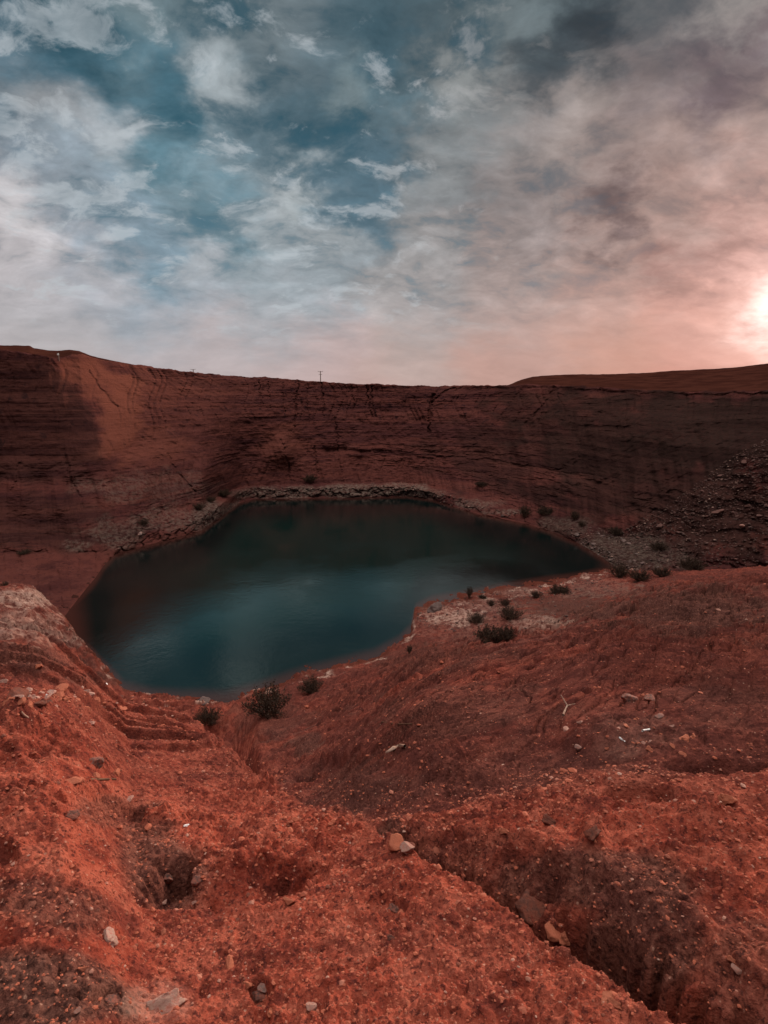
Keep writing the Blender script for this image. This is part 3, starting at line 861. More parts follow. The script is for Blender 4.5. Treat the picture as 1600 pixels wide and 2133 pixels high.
# ------------------------------------------------------------------ water
wa = np.linspace(R(-36), R(28), 420)
wr1 = np.interp(wa, N_C[0], N_C[1]); wr2 = np.interp(wa, F_C[0], F_C[1])
tt = np.linspace(0, 1, 260)
w1 = wr1 - 1.5; w2 = wr2 + 2.5
w2 = np.where((wa < az_of(120, 1275)) | (wa > az_of(1300, 1190)), np.minimum(w2, wr1 + .3), w2)
Wr = w1[:, None] * (1 - tt) + w2[:, None] * tt
WA = np.broadcast_to(wa[:, None], Wr.shape)
dn = np.minimum((Wr - wr1[:, None]) * .9, (wr2[:, None] - Wr) * .5)
k0 = az_of(140, 1285); k1 = az_of(1290, 1183)
dn = np.minimum(dn, np.minimum((WA - k0), (k1 - WA)) * 42)
depth = np.clip(dn * .32, 0, 4.5)
wx, wy = Wr * np.sin(WA), Wr * np.cos(WA)
water = grid_mesh('water', wx, wy, np.zeros(Wr.shape), {'depth': depth}, M_water)
tag(water, 'dark teal lake filling the bottom of the pit', 'lake', kind='structure')

# ------------------------------------------------------------------ placing things on the terrain
ALLP = np.concatenate([np.stack([gx, gy, gz], -1).reshape(-1, 3), np.stack([cx2, cy2, cz2], -1).reshape(-1, 3)])
AU, AV, AD = project(ALLP)
inside = (AU > -40) & (AU < 1640) & (AV > 700) & (AV < 2180) & (ALLP[:, 2] > -.02)
IDX = np.nonzero(inside)[0]
AU, AV, AD = AU[IDX], AV[IDX], AD[IDX]; ALLP = ALLP[IDX]
# a coarse depth buffer (4 px cells) tells which points the camera sees
gw, gh = 440, 400
cu = np.clip(((AU + 40) / 4).astype(int), 0, gw - 1); cv = np.clip(((AV - 700) / 4).astype(int), 0, gh - 1)
zb = np.full((gh, gw), 1e9)
np.minimum.at(zb, (cv, cu), AD)
SEEN = AD < zb[cv, cu] * 1.03 + .05
order = np.lexsort((cu, cv))
key = (cv * gw + cu)
srt = np.argsort(key, kind='stable'); ks = key[srt]


def pick(u, v):
    for rad in (0, 1, 2, 4, 8):
        c0 = int((u + 40) / 4); r0_ = int((v - 700) / 4)
        cand = []
        for dr in range(-rad, rad + 1):
            for dc in range(-rad, rad + 1):
                k = (r0_ + dr) * gw + c0 + dc
                a, b = np.searchsorted(ks, k), np.searchsorted(ks, k, 'right')
                if b > a: cand.append(srt[a:b])
        if cand:
            c = np.concatenate(cand); c = c[SEEN[c]]
            if len(c):
                j = c[np.argmin((AU[c] - u) ** 2 + (AV[c] - v) ** 2)]
                return Vector(ALLP[j]), float(AD[j])
    return None, None


def scatter(poly, n, seed=0):
    """n random seen terrain points whose place in the photo lies inside poly"""
    g = np.random.default_rng(seed)
    P = np.array(poly, float)
    ins = np.zeros(len(AU), bool)
    sel = np.nonzero(SEEN & (AU > P[:, 0].min()) & (AU < P[:, 0].max()) & (AV > P[:, 1].min()) & (AV < P[:, 1].max()))[0]
    x, y = AU[sel], AV[sel]; c = np.zeros(len(sel), bool)
    j = len(P) - 1
    for i in range(len(P)):
        k = ((P[i, 1] > y) != (P[j, 1] > y)) & (x < (P[j, 0] - P[i, 0]) * (y - P[i, 1]) / (P[j, 1] - P[i, 1] + 1e-9) + P[i, 0])
        c ^= k; j = i
    sel = sel[c]
    if len(sel) == 0: return sel
    # even in the picture: one draw per pixel-ish cell
    return g.choice(sel, min(n, len(sel)), replace=False)


# ------------------------------------------------------------------ rocks
import bmesh


def ico(sub):
    bm = bmesh.new(); bmesh.ops.create_icosphere(bm, subdivisions=sub, radius=1)
    V = np.array([v.co[:] for v in bm.verts]); F = np.array([[v.index for v in f.verts] for f in bm.faces])
    bm.free(); return V, F


ICO1, ICO2, ICO4, ICO5 = ico(1), ico(2), ico(4), ico(6)


def rock_shape(seed, base, planes=9, flat=.75, amp=.10, sharp=0.0):
    g = np.random.default_rng(seed)
    V, F = base
    P = V.copy()
    for _ in range(planes):
        n = g.normal(size=3); n /= np.linalg.norm(n); c = g.uniform(.45, .85)
        d = P @ n - c
        P = P - np.clip(d, 0, None)[:, None] * n * (1.0 - sharp)
    s = g.uniform(0, 50, 3)
    k = 1 + amp * fbm3(V[:, 0] * 1.6 + s[0], V[:, 1] * 1.6 + s[1], V[:, 2] * 1.6 + s[2], seed, 4, .55)
    P = P * k[:, None]
    P[:, 2] *= flat; P[:, 0] *= g.uniform(.9, 1.25)
    P /= np.abs(P).max()
    return P, F


rock_meshes = {}


def rock_mesh(kind, mat):
    if (kind, mat.name) in rock_meshes: return rock_meshes[(kind, mat.name)]
    if kind == 'round': P, F = rock_shape(501, ICO4, 5, .8, .16)
    elif kind == 'lump': P, F = rock_shape(507, ICO4, 9, .75, .22)
    elif kind == 'boulder':
        P, F = rock_shape(558, ICO5, 7, .8, .10, .0)
        k = 1 + .06 * fbm3(P[:, 0] * 4, P[:, 1] * 4, P[:, 2] * 4, 77, 5, .62) - .03 * np.abs(fbm3(P[:, 0] * 9, P[:, 1] * 9, P[:, 2] * 9, 79, 3, .6))
        P = P * k[:, None]
    elif kind == 'slab': P, F = rock_shape(511, ICO4, 10, .38, .12)
    elif kind == 'wedge': P, F = rock_shape(523, ICO4, 14, .7, .06)
    elif kind == 'shard': P, F = rock_shape(531, ICO4, 14, .45, .06); P = P * np.array([1.0, .5, 1.0])
    else: P, F = rock_shape(541, ICO4, 12, .65, .12)
    me = poly_mesh('stone', P, F, mat, smooth=True)
    rock_meshes[(kind, mat.name)] = me
    return me


def place_rock(u, v, wpx, kind, mat, label, group=None, sink=.3, rotz=None, tilt=(0, 0), name='stone', cat='stone', squash=(1, 1, 1)):
    p, d = pick(u, v)
    if p is None: return None
    s = wpx * .5 * d / FOC
    o = bpy.data.objects.new(name, rock_mesh(kind, mat)); COL.objects.link(o)
    o.scale = (s * squash[0], s * squash[1], s * squash[2])
    o.rotation_euler = (tilt[0], tilt[1], random.uniform(0, 6.28) if rotz is None else rotz)
    h = s * squash[2] * {'slab': .38, 'shard': .45}.get(kind, .7)
    o.location = p + Vector((0, 0, h * (1 - 2 * sink)))
    tag(o, label, cat, group)
    return o


# distinct stones of the foreground
FORE = [
    (345, 2095, 96, 'lump', M_pale, 'largest pale whitish boulder half buried at the bottom edge of the foreground', .52),
    (226, 1958, 52, 'lump', M_pale, 'rounded pale grey cobble in the shaded dirt above left of the largest pale boulder', .45),
    (540, 2078, 34, 'round', M_dark, 'near-black rounded stone sitting in its own small pit', .30),
    (548, 2060, 30, 'wedge', M_grey, 'grey pointed stone leaning over the near-black stone in the pit', .15),
    (228, 2085, 44, 'round', M_dark, 'dull dark round stone left of the largest pale boulder', .50),
    (647, 2098, 26, 'wedge', M_pale, 'small pale triangular stone to the right of the pit', .35),
    (512, 2052, 24, 'lump', M_red, 'salmon coloured stone just above left of the pit', .4),
    (560, 2108, 20, 'lump', M_red, 'small red stone on the lower lip of the pit', .3),
    (478, 2012, 40, 'shard', M_red, 'long pale orange curved sliver lying above the pit', .4),
    (172, 2020, 22, 'shard', M_red, 'upright light red shard in the dark left foreground', .1),
    (160, 2107, 16, 'wedge', M_pale, 'tiny pale pebble left of the dull dark round stone', .2),
    (212, 1596, 36, 'wedge', M_red, 'bright orange triangular wedge of rock standing on the left shelf', .15),
    (198, 1590, 40, 'round', M_dark, 'dark reddish cobble behind the bright orange wedge', .4),
    (242, 1612, 22, 'lump', M_red, 'small rounded stone right of the bright orange wedge', .3),
    (153, 1630, 34, 'slab', M_red, 'flat orange slab below the bright orange wedge', .3),
    (268, 1667, 24, 'slab', M_pale, 'pale flat cobble at the top of the dark scarp in the left foreground', .3),
    (150, 1700, 30, 'round', M_dark, 'dark oval stone beside the lower end of the dark scarp', .4),
    (200, 1618, 18, 'wedge', M_red, 'little pointed stone below right of the bright orange wedge', .2),
    (388, 1720, 13, 'shard', M_white, 'bright white fragment on the crest of the central mound', .2),
    (405, 1880, 13, 'lump', M_pale, 'bright pebble in the dark hollow under the central mound', .2),
    (340, 1883, 20, 'shard', M_pale, 'light pointed flake below the dark hollow', .2),
    (600, 1882, 32, 'shard', M_red, 'slender light flake under the right hand hollow of the mound', .1),
    (345, 1830, 34, 'lump', M_dark, 'dark rock face stone set in the hollow under the central mound', .5),
    (410, 1835, 26, 'round', M_dark, 'black round stone lodged in the roof of the central hollow', .4),
    (1105, 1893, 66, 'round', M_block, 'smooth grey brown rock wedged in the upper part of the crack', .45),
    (1158, 1940, 42, 'wedge', M_red, 'pointed clod standing on the near lip of the crack', .25),
    (1185, 1955, 40, 'lump', M_red, 'lumpy clod beside the pointed clod on the crack lip', .35),
    (1532, 2022, 24, 'wedge', M_pale, 'small pale stone in a dark nick near the right edge', .2),
    (1524, 2003, 20, 'lump', M_red, 'small stone just above the pale stone near the right edge', .2),
    (1280, 2095, 34, 'lump', M_red, 'cobble embedded in the near dirt close to the crack bottom', .4),
    (1270, 2085, 44, 'slab', M_red, 'flat scab of rock above the embedded cobble by the crack', .4),
    (822, 1898, 32, 'lump', M_dark, 'dark red lump on the lit dirt left of the crack', .4),
    (815, 1955, 20, 'lump', M_dark, 'small dark clod alone in the middle of the lit dirt', .4),
    (850, 1773, 34, 'wedge', M_pale, 'pale angular stone at the head of the crack', .2),
    (825, 1760, 40, 'wedge', M_red, 'red block fallen into the head of the crack', .2),
    (1147, 1716, 36, 'lump', M_block, 'dark block on the lit dirt right of the crack head', .3),
    (1048, 1733, 22, 'lump', M_red, 'small red block left of the dark block on the lit dirt', .3),
    (1235, 1745, 44, 'lump', M_block, 'dark jagged knob of earth at the top of the crack wall', .2),
    (1515, 1668, 40, 'lump', M_red, 'lump of crumbling rock among pale stones by the right edge', .3),
    (1203, 1560, 15, 'wedge', M_grey, 'grey leaf-shaped stone standing on the right slope', -.3),
    (1310, 1458, 34, 'round', M_dark, 'dark half-buried boulder at the foot of the ledge on the right slope', .35),
    (1352, 1458, 28, 'wedge', M_dark, 'sharp dark corner of rock right of the half-buried boulder', .3),
    (1355, 1565, 20, 'lump', M_red, 'squarish stone at the lower end of the pale stone streak', .3),
    (1372, 1494, 18, 'slab', M_grey, 'thin tilted slab above the white stick on the right slope', .2),
    (80, 1392, 18, 'lump', M_red, 'orange block resting on the bedrock ledge at left', .1),
    (5, 1425, 22, 'lump', M_pale, 'pale block at the left picture edge on the bedrock ledge', .2),
    (220, 1427, 7, 'lump', M_white, 'tiny bright white stone on the grey ledge', .1),
    (98, 1450, 8, 'lump', M_white, 'tiny white stone in the gravel row of the left shelf', .1),
    (190, 1508, 18, 'slab', M_pale, 'pale flat stone in the middle of the smooth left shelf', .2),
    (292, 1115, 12, 'lump', M_grey, 'isolated pale block on the far left bank under a bush', .1),
    (425, 1463, 30, 'slab', M_grey2, 'long grey slab lying at the near water edge', .2),
    (1530, 1072, 14, 'round', M_scree, 'round boulder high on the scree near the right edge', .2),
    (1545, 1098, 10, 'round', M_pale, 'small bright round boulder below the round boulder on the scree', .1),
    (1495, 1068, 26, 'slab', M_scree, 'long slab boulder leaning on the scree', .2),
    (905, 1270, 40, 'lump', M_grey2, 'grey bedrock hump at the tip of the little headland', .4),
]
for (u, v, w, kind, mat, label, sink) in FORE:
    place_rock(u, v, w, kind, mat, label, None, sink, name='boulder' if w > 60 else 'stone', cat='boulder' if w > 60 else 'stone',
               tilt=(random.uniform(-.25, .25), random.uniform(-.25, .25)))

KINDS = ['lump', 'slab', 'wedge', 'other', 'round']


def rock_group(poly, n, sizes, mats, label, group, seed, name='stone', cat='stone'):
    g = random.Random(seed)
    for j in scatter(poly, n, seed):
        p = Vector(ALLP[j]); d = float(AD[j])
        s = .5 * g.uniform(*sizes) * (1 + (g.random() ** 4) * .9)
        kind = g.choice(KINDS)
        o = bpy.data.objects.new(name, rock_mesh(kind, g.choice(mats))); COL.objects.link(o)
        o.scale = (s * g.uniform(.8, 1.2), s * g.uniform(.7, 1.1), s * g.uniform(.7, 1.1))
        o.rotation_euler = (g.uniform(-.4, .4), g.uniform(-.4, .4), g.uniform(0, 6.28))
        o.location = p + Vector((0, 0, s * .12))
        tag(o, label, cat, group)


rock_group([(1290, 1105), (1420, 1035), (1520, 960), (1605, 930), (1605, 1165), (1420, 1165)], 60, (.15, .42), [M_scree], 'brown boulder on the scree fan below the right cliff', 'boulders of the right scree fan', 1, 'boulder', 'boulder')
rock_group([(1190, 1105), (1270, 1110), (1390, 1150), (1390, 1190), (1290, 1185), (1220, 1150)], 40, (.2, .5), [M_grey2], 'grey rock in the tumbled heap at the right end of the lake', 'grey rocks at the right end of the lake', 2, 'rock', 'rock')
rock_group([(20, 1438), (200, 1432), (370, 1456), (395, 1475), (300, 1480), (20, 1472)], 90, (.04, .11), [M_red, M_red, M_block, M_pale], 'broken stone in the gravel row along the far side of the left shelf', 'stones of the gravel row', 3)
rock_group([(1130, 1470), (1330, 1480), (1480, 1540), (1400, 1590), (1200, 1570)], 18, (.03, .08), [M_red, M_red, M_pale], 'flat light stone in the pale streak on the right slope', 'light stones of the right slope streak', 4)

# gravel: small stones nobody could count
def pebbles(name, idx, size, base, mat, seed, label, cat):
    g = np.random.default_rng(seed)
    protos = [rock_shape(600 + k, base, 6, .7, .15)[0] for k in range(6)]
    F0 = base[1]; nv = len(base[0])
    n = len(idx)
    which = g.integers(0, 6, n)
    V = np.stack(protos)[which]
    s = size(AD[idx], g)
    sc = s[:, None] * g.uniform(.65, 1.25, (n, 3)); sc[:, 2] *= .75
    V = V * sc[:, None, :]
    a = g.uniform(0, 6.28, n); ca_, sa_ = np.cos(a)[:, None], np.sin(a)[:, None]
    X = V[:, :, 0] * ca_ - V[:, :, 1] * sa_; Y = V[:, :, 0] * sa_ + V[:, :, 1] * ca_
    tl = g.uniform(-.5, .5, n)[:, None]
    Z = V[:, :, 2] + X * tl * .4
    P = np.stack([X, Y, Z], -1) + ALLP[idx][:, None, :]
    P[:, :, 2] += (s * .15)[:, None]
    F = F0[None] + (np.arange(n) * nv)[:, None, None]
    tint = np.repeat(g.random(n), nv)
    me = poly_mesh(name, P.reshape(-1, 3), F.reshape(-1, F0.shape[1]), mat, smooth=False, attr=tint)
    o = bpy.data.objects.new(name, me); COL.objects.link(o)
    tag(o, label, cat, kind='stuff')
    return o


gi = scatter([(-30, 1480), (460, 1560), (800, 1640), (1630, 1560), (1630, 2170), (-30, 2170)], 9000, 21)
gi2 = scatter([(-30, 1425), (370, 1455), (470, 1560), (-30, 1500)], 1300, 22)
gi3 = scatter([(600, 1450), (1000, 1360), (1630, 1200), (1630, 1640), (800, 1660)], 1300, 23)
pebbles('gravel', np.concatenate([gi, gi2, gi3]), lambda d, g: d / FOC * np.exp(g.normal(1.0, .45, len(d))) * np.where(d > 5, .6, .9), ICO1, M_gravel, 5, 'small red stones and crumbs strewn over the near dirt', 'gravel')
si = np.concatenate([scatter([(1290, 1110), (1420, 1030), (1520, 955), (1620, 900), (1620, 1175), (1400, 1185)], 3000, 31),
                     scatter([(1180, 1100), (1270, 1100), (1400, 1140), (1400, 1195), (1290, 1188), (1210, 1150)], 900, 32),
                     scatter([(380, 1110), (420, 1075), (520, 1018), (850, 1010), (1010, 1050), (1090, 1085), (980, 1065), (860, 1036), (520, 1042), (430, 1105)], 600, 33),
                     scatter([(870, 1260), (1000, 1240), (1250, 1200), (1290, 1240), (1150, 1300), (980, 1330), (870, 1300)], 700, 34)])
pebbles('scree', si, lambda d, g: d / FOC * np.exp(g.normal(.42, .42, len(d))), ICO1, M_rubble, 6, 'loose brown rubble on the scree fan and banks', 'scree')

# ------------------------------------------------------------------ shrubs
def tube_path(pts, rad, seg=4):
    pts = [Vector(p) for p in pts]; V = []; F = []
    for i, p in enumerate(pts):
        d = (pts[min(i + 1, len(pts) - 1)] - pts[max(i - 1, 0)]).normalized()
        a = d.orthogonal().normalized(); b = d.cross(a)
        for k in range(seg):
            th = 2 * math.pi * k / seg
            V.append(p + (a * math.cos(th) + b * math.sin(th)) * rad[i])
    for i in range(len(pts) - 1):
        for k in range(seg):
            F.append((i * seg + k, i * seg + (k + 1) % seg, (i + 1) * seg + (k + 1) % seg, (i + 1) * seg + k))
    return V, F


def shrub_meshes(seed, spread, tall, leaves, stems=34):
    g = random.Random(seed)
    V = []; F = []; LV = []; LF = []
    for s in range(stems):
        a = g.uniform(0, 6.283); lean = spread * g.uniform(.1, 1.0); L = g.uniform(.65, 1.0) * (tall + .25 * lean)
        p = Vector((math.cos(a) * .08, math.sin(a) * .08, -.06)); pts = [p.copy()]
        d = Vector((math.cos(a) * lean, math.sin(a) * lean, tall * g.uniform(.7, 1.0))).normalized()
        for k in range(6):
            d = (d + Vector((g.uniform(-.28, .28), g.uniform(-.28, .28), g.uniform(-.12, .16)))).normalized()
            p = p + d * L / 6; pts.append(p.copy())
            for b in range(2):
                if k > 1:
                    e = (d + Vector((g.uniform(-1, 1), g.uniform(-1, 1), g.uniform(-.3, .8)))).normalized()
                    q2 = p + e * L * g.uniform(.12, .28)
                    v, f = tube_path([p, (p + q2) / 2 + Vector((0, 0, .01)), q2], [.006, .004, .002], 3)
                    o = len(V); V += v; F += [tuple(i + o for i in ff) for ff in f]
                    for _ in range(leaves):
                        c = p.lerp(q2, g.uniform(.2, 1.1)) + Vector((g.gauss(0, .035), g.gauss(0, .035), g.gauss(0, .035)))
                        n = Vector((g.gauss(0, 1), g.gauss(0, 1), g.gauss(0, 1))).normalized(); t1 = n.orthogonal().normalized(); t2 = n.cross(t1)
                        w = g.uniform(.010, .022); l = g.uniform(.025, .05)
                        o = len(LV); LV += [c - t1 * w, c + t2 * l * .5 - t1 * 0, c + t1 * w, c - t2 * l]
                        LF.append((o, o + 1, o + 2, o + 3))
        v, f = tube_path(pts, [.014 - .0018 * k for k in range(7)], 4)
        o = len(V); V += v; F += [tuple(i + o for i in ff) for ff in f]
    br = poly_mesh('branches', np.array([x[:] for x in V]), np.array(F), M_dry)
    lf = poly_mesh('foliage', np.array([x[:] for x in LV]), np.array(LF), M_leaf)
    return br, lf


SHRUB = {'wide': shrub_meshes(1, 1.0, .60, 8, 60), 'round': shrub_meshes(2, .75, .75, 8, 50), 'tall': shrub_meshes(3, .28, 1.0, 12, 30), 'dry': shrub_meshes(4, .9, .7, 5, 80)}
SH = [
    (562, 1490, 105, 78, 'dry', 'largest dark twiggy bush at the near end of the lake'),
    (432, 1508, 62, 46, 'dry', 'low brown bush between the left shelf edge and the largest bush'),
    (650, 1442, 60, 40, 'dry', 'thin brown bush on the near shore right of the largest bush'),
    (1020, 1334, 74, 42, 'wide', 'wide dark bush on the inner side of the headland'),
    (1052, 1330, 56, 36, 'wide', 'shaggy bush touching the right side of the wide dark bush'),
    (991, 1298, 38, 28, 'round', 'compact dark bush beside the white bedrock of the headland'),
    (1062, 1290, 52, 34, 'round', 'spiky bush in the middle of the headland'),
    (978, 1244, 14, 24, 'tall', 'slim upright bush at the water edge of the headland'),
    (1004, 1246, 22, 12, 'wide', 'scrubby tuft right of the slim upright bush'),
    (1022, 1262, 18, 16, 'round', 'small tuft left of a rounder bush on the headland'),
    (1050, 1260, 26, 18, 'round', 'rounder bush above the spiky bush on the headland'),
    (1117, 1246, 24, 20, 'round', 'round bush alone on the headland shore'),
    (1165, 1238, 52, 28, 'wide', 'spreading bush on the shore right of the round lone bush'),
    (1288, 1202, 46, 36, 'dry', 'dusty bush at the right tip of the lake'),
    (1332, 1208, 50, 32, 'dry', 'dusty bush second from the right tip of the lake'),
    (1378, 1200, 44, 28, 'dry', 'dusty bush below the grey rock heap'),
    (1440, 1186, 60, 34, 'wide', 'dark bush at the foot of the scree fan'),
    (1372, 1146, 44, 24, 'wide', 'dark bush between the grey rocks and the scree fan'),
    (1283, 1112, 40, 22, 'wide', 'dim bush where the scree fan meets the lake bank'),
    (1093, 1076, 26, 28, 'round', 'darkest of the bushes on the far right bank'),
    (1137, 1072, 40, 24, 'wide', 'spread bush just right of the darkest bush on the far bank'),
    (1196, 1082, 20, 22, 'round', 'upright bush above the grey patch of the far bank'),
    (1211, 1096, 18, 14, 'round', 'small bush below the upright bush of the far bank'),
    (298, 1094, 24, 16, 'round', 'bush alone on the left rock slope'),
    (416, 1062, 26, 18, 'round', 'dark bush above the pale rock at the left bend of the shore'),
    (441, 1046, 22, 15, 'round', 'bush above right of the dark bush at the left bend'),
    (466, 1034, 34, 20, 'dry', 'faint twiggy bush at the left bend of the shore'),
    (645, 1004, 30, 22, 'dry', 'faint bush on the bench under the far wall'),
    (50, 1153, 36, 12, 'wide', 'flat dark bush at the foot of the left cliff'),
    (8, 1224, 18, 18, 'round', 'dark bush at the left picture edge behind the pale rock'),
    (853, 1362, 12, 20, 'tall', 'little upright twig bush on the near shore below the headland'),
    (1000, 1012, 30, 14, 'wide', 'low bush at the foot of the dark right wall'),
]
for (u, v, w, h, kind, label) in SH:
    p, d = pick(u, v)
    if p is None: continue
    br, lf = SHRUB[kind]
    root = bpy.data.objects.new('shrub', None); COL.objects.link(root)
    root.empty_display_size = .2
    root.location = p + Vector((0, 0, -.02))
    ext = {'wide': (1.5, .75), 'round': (1.3, .85), 'tall': (.75, 1.02), 'dry': (1.45, .85)}[kind]
    sx = .9 * w * d / FOC / ext[0]; sz = .88 * h * d / FOC / ext[1]
    root.scale = (sx, sx, sz)
    root.rotation_euler = (0, 0, random.uniform(0, 6.28))
    tag(root, label, 'bush', 'bushes round the lake')
    link('branches', br, root); link('foliage', lf, root)

# ------------------------------------------------------------------ poles on the plateau, marker, sticks
def box(c, s):
    c = np.array(c); s = np.array(s) / 2
    V = np.array([[x, y, z] for x in (-1, 1) for y in (-1, 1) for z in (-1, 1)]) * s + c
    F = [(0, 1, 3, 2), (4, 6, 7, 5), (0, 4, 5, 1), (2, 3, 7, 6), (0, 2, 6, 4), (1, 5, 7, 3)]
    return V, np.array(F)


def join(parts):
    V = []; F = []; o = 0
    for v, f in parts:
        V.append(np.array([x[:] for x in v])); F.append(np.array(f) + o); o += len(v)
    return np.concatenate(V), np.concatenate(F)


def utility_pole(u, vtop, vbase, Y, label, arms=2):
    d = pdir(u, vtop); k = Y / d[1]
    top = d * k + np.array([0, 0, H])
    d2 = pdir(u, vbase); base = d2 * (Y / d2[1]) + np.array([0, 0, H])
    hgt = top[2] - base[2]
    root = bpy.data.objects.new('utility_pole', None); COL.objects.link(root)
    root.location = base
    tag(root, label, 'utility pole', 'utility poles on the plateau')
    v, f = tube_path([(0, 0, -4), (0, 0, hgt * .5), (0, 0, hgt)], [.26, .22, .18], 8)
    link('post', poly_mesh('post', np.array([x[:] for x in v]), f, M_pole, True), root)
    for i in range(arms):
        z = hgt * (.95 if i == 0 else .70); w = 2.6 if i == 0 else 1.7
        V, F = box((0, -.24, z), (w, .14, .16)); link('crossarm', poly_mesh('crossarm', V, F, M_pole), root)
        for sx in (-1, 1):
            v, f = tube_path([(sx * w * .45, -.24, z + .08), (sx * w * .45, -.24, z + .45)], [.08, .06], 6)
            link('insulator', poly_mesh('insulator', np.array([x[:] for x in v]), f, M_white, True), root)


utility_pole(668, 773, 797, 320, 'tall pole with two crossarms on the skyline above the far wall')
utility_pole(403, 769, 779, 320, 'short distant pole stub on the skyline left of the tall pole', 1)

p, d = pick(122, 748)
if p is not None:
    root = bpy.data.objects.new('marker_post', None); COL.objects.link(root); root.location = p
    tag(root, 'tiny white marker post in the notch of the left rim', 'marker')
    v, f = tube_path([(0, 0, -.3), (0, 0, .5)], [.06, .06], 6); link('post', poly_mesh('post', np.array([x[:] for x in v]), f, M_pole, True), root)
    V, F = box((0, -.09, .60), (.20, .04, .22)); link('sign_panel', poly_mesh('sign_panel', V, F, M_white), root)


def stick(u, v, pxs, rad, mat, label, name='stick', forks=()):
    """a piece of wood lying on the slope; pxs are picture points it passes over"""
    pts = []; ds = []
    for (a, b) in pxs:
        p, d = pick(a, b)
        if p is None: return
        pts.append(p + Vector((0, 0, rad * 1.2))); ds.append(d)
    c = sum(pts, Vector()) / len(pts)
    parts = [tube_path([q - c for q in pts], [rad * (1 - .35 * i / len(pts)) for i in range(len(pts))], 7)]
    for (i, off) in forks:
        q = pts[i] - c
        parts.append(tube_path([q, q + Vector(off)], [rad * .7, rad * .35], 6))
    V, F = join(parts)
    o = link(name, poly_mesh(name, V, F, mat, True), None, c)
    tag(o, label, 'stick' if name == 'stick' else name)


stick(0, 0, [(1339, 1526), (1346, 1523), (1353, 1522)], .010, M_white, 'bright white stick lying in the pale stone streak')
stick(0, 0, [(1290, 1539), (1296, 1543), (1302, 1545)], .007, M_white, 'thin white stick below left of the bright white stick')
stick(0, 0, [(1172, 1492), (1177, 1480), (1180, 1472)], .012, M_wood, 'pale forked branch leaning on the right slope', forks=((2, (.12, 0, .03)), (2, (-.06, .05, .10))))
stick(0, 0, [(806, 1574), (820, 1563), (832, 1556), (842, 1557)], .024, M_wood, 'bent pale log on the rim of the middle slope', 'log')
stick(0, 0, [(40, 1487), (50, 1492), (57, 1498)], .012, M_wood, 'curved pale twig on the smooth left shelf')
stick(0, 0, [(186, 1627), (215, 1626), (240, 1626)], .010, M_dry, 'straight dark twig below the orange stones on the left')
stick(0, 0, [(795, 1506), (825, 1509), (858, 1509)], .009, M_dry, 'long dark root along the ledge of the middle slope')

# ------------------------------------------------------------------ sky and sun
SUN_UV = (1652, 636)
sd = pdir(*SUN_UV); sd = sd / np.linalg.norm(sd)
sun_az = math.atan2(sd[0], sd[1]); sun_el = math.asin(sd[2])
SUN_EL = sun_el + R(3.0)
lamp = bpy.data.lights.new('sun', 'SUN')
lamp.energy = 5.0
lamp.angle = R(14)
lamp.color = (1.0, .80, .66)
so = bpy.data.objects.new('sun', lamp); COL.objects.link(so)
sv = Vector((math.sin(sun_az) * math.cos(SUN_EL), math.cos(sun_az) * math.cos(SUN_EL), math.sin(SUN_EL)))
so.rotation_euler = (-sv).to_track_quat('-Z', 'Y').to_euler()
so.location = (60, 90, 60)

SKYPTS = [
    (60, 60, 75, 105, 120), (270, 80, 100, 122, 130), (420, 60, 100, 117, 124), (600, 60, 112, 124, 130), (760, 60, 72, 96, 107), (900, 60, 72, 90, 98), (1050, 100, 92, 106, 111), (1400, 60, 98, 104, 107),
    (60, 180, 108, 121, 130), (180, 200, 50, 90, 106), (330, 180, 68, 104, 120), (620, 200, 76, 99, 110), (800, 220, 70, 97, 108), (980, 180, 128, 133, 134), (1200, 180, 68, 80, 86), (1350, 200, 94, 94, 99), (1520, 170, 96, 91, 99),
    (20, 290, 52, 92, 112), (80, 350, 150, 155, 162), (380, 330, 98, 124, 135), (560, 330, 82, 109, 122), (730, 330, 80, 107, 120), (900, 330, 104, 115, 120), (1100, 310, 145, 138, 136), (1300, 300, 168, 150, 144), (1450, 330, 150, 138, 134), (1570, 300, 160, 145, 140),
    (240, 430, 130, 145, 155), (400, 430, 120, 142, 152), (560, 420, 160, 168, 172), (730, 420, 98, 124, 138), (900, 400, 126, 130, 133), (1080, 430, 128, 122, 122), (1420, 430, 165, 140, 132), (1570, 420, 192, 156, 146),
    (60, 540, 186, 179, 181), (220, 530, 150, 158, 168), (320, 550, 103, 134, 152), (480, 530, 145, 158, 165), (650, 540, 140, 150, 156), (850, 530, 150, 148, 148), (1050, 540, 152, 140, 137), (1250, 540, 160, 140, 134), (1560, 540, 206, 165, 156),
    (100, 650, 174, 175, 180), (350, 650, 170, 175, 182), (600, 650, 165, 172, 178), (850, 650, 170, 165, 165), (1050, 650, 180, 162, 157), (1250, 640, 194, 161, 151), (1450, 650, 212, 166, 154),
    (100, 720, 184, 175, 175), (400, 740, 187, 174, 174), (650, 760, 194, 171, 168), (850, 770, 188, 166, 159), (1050, 760, 194, 156, 145), (1300, 740, 202, 155, 139), (1500, 720, 216, 164, 149),
    (800, 860, 196, 165, 158), (200, 860, 180, 165, 165), (1400, 860, 220, 155, 140)]

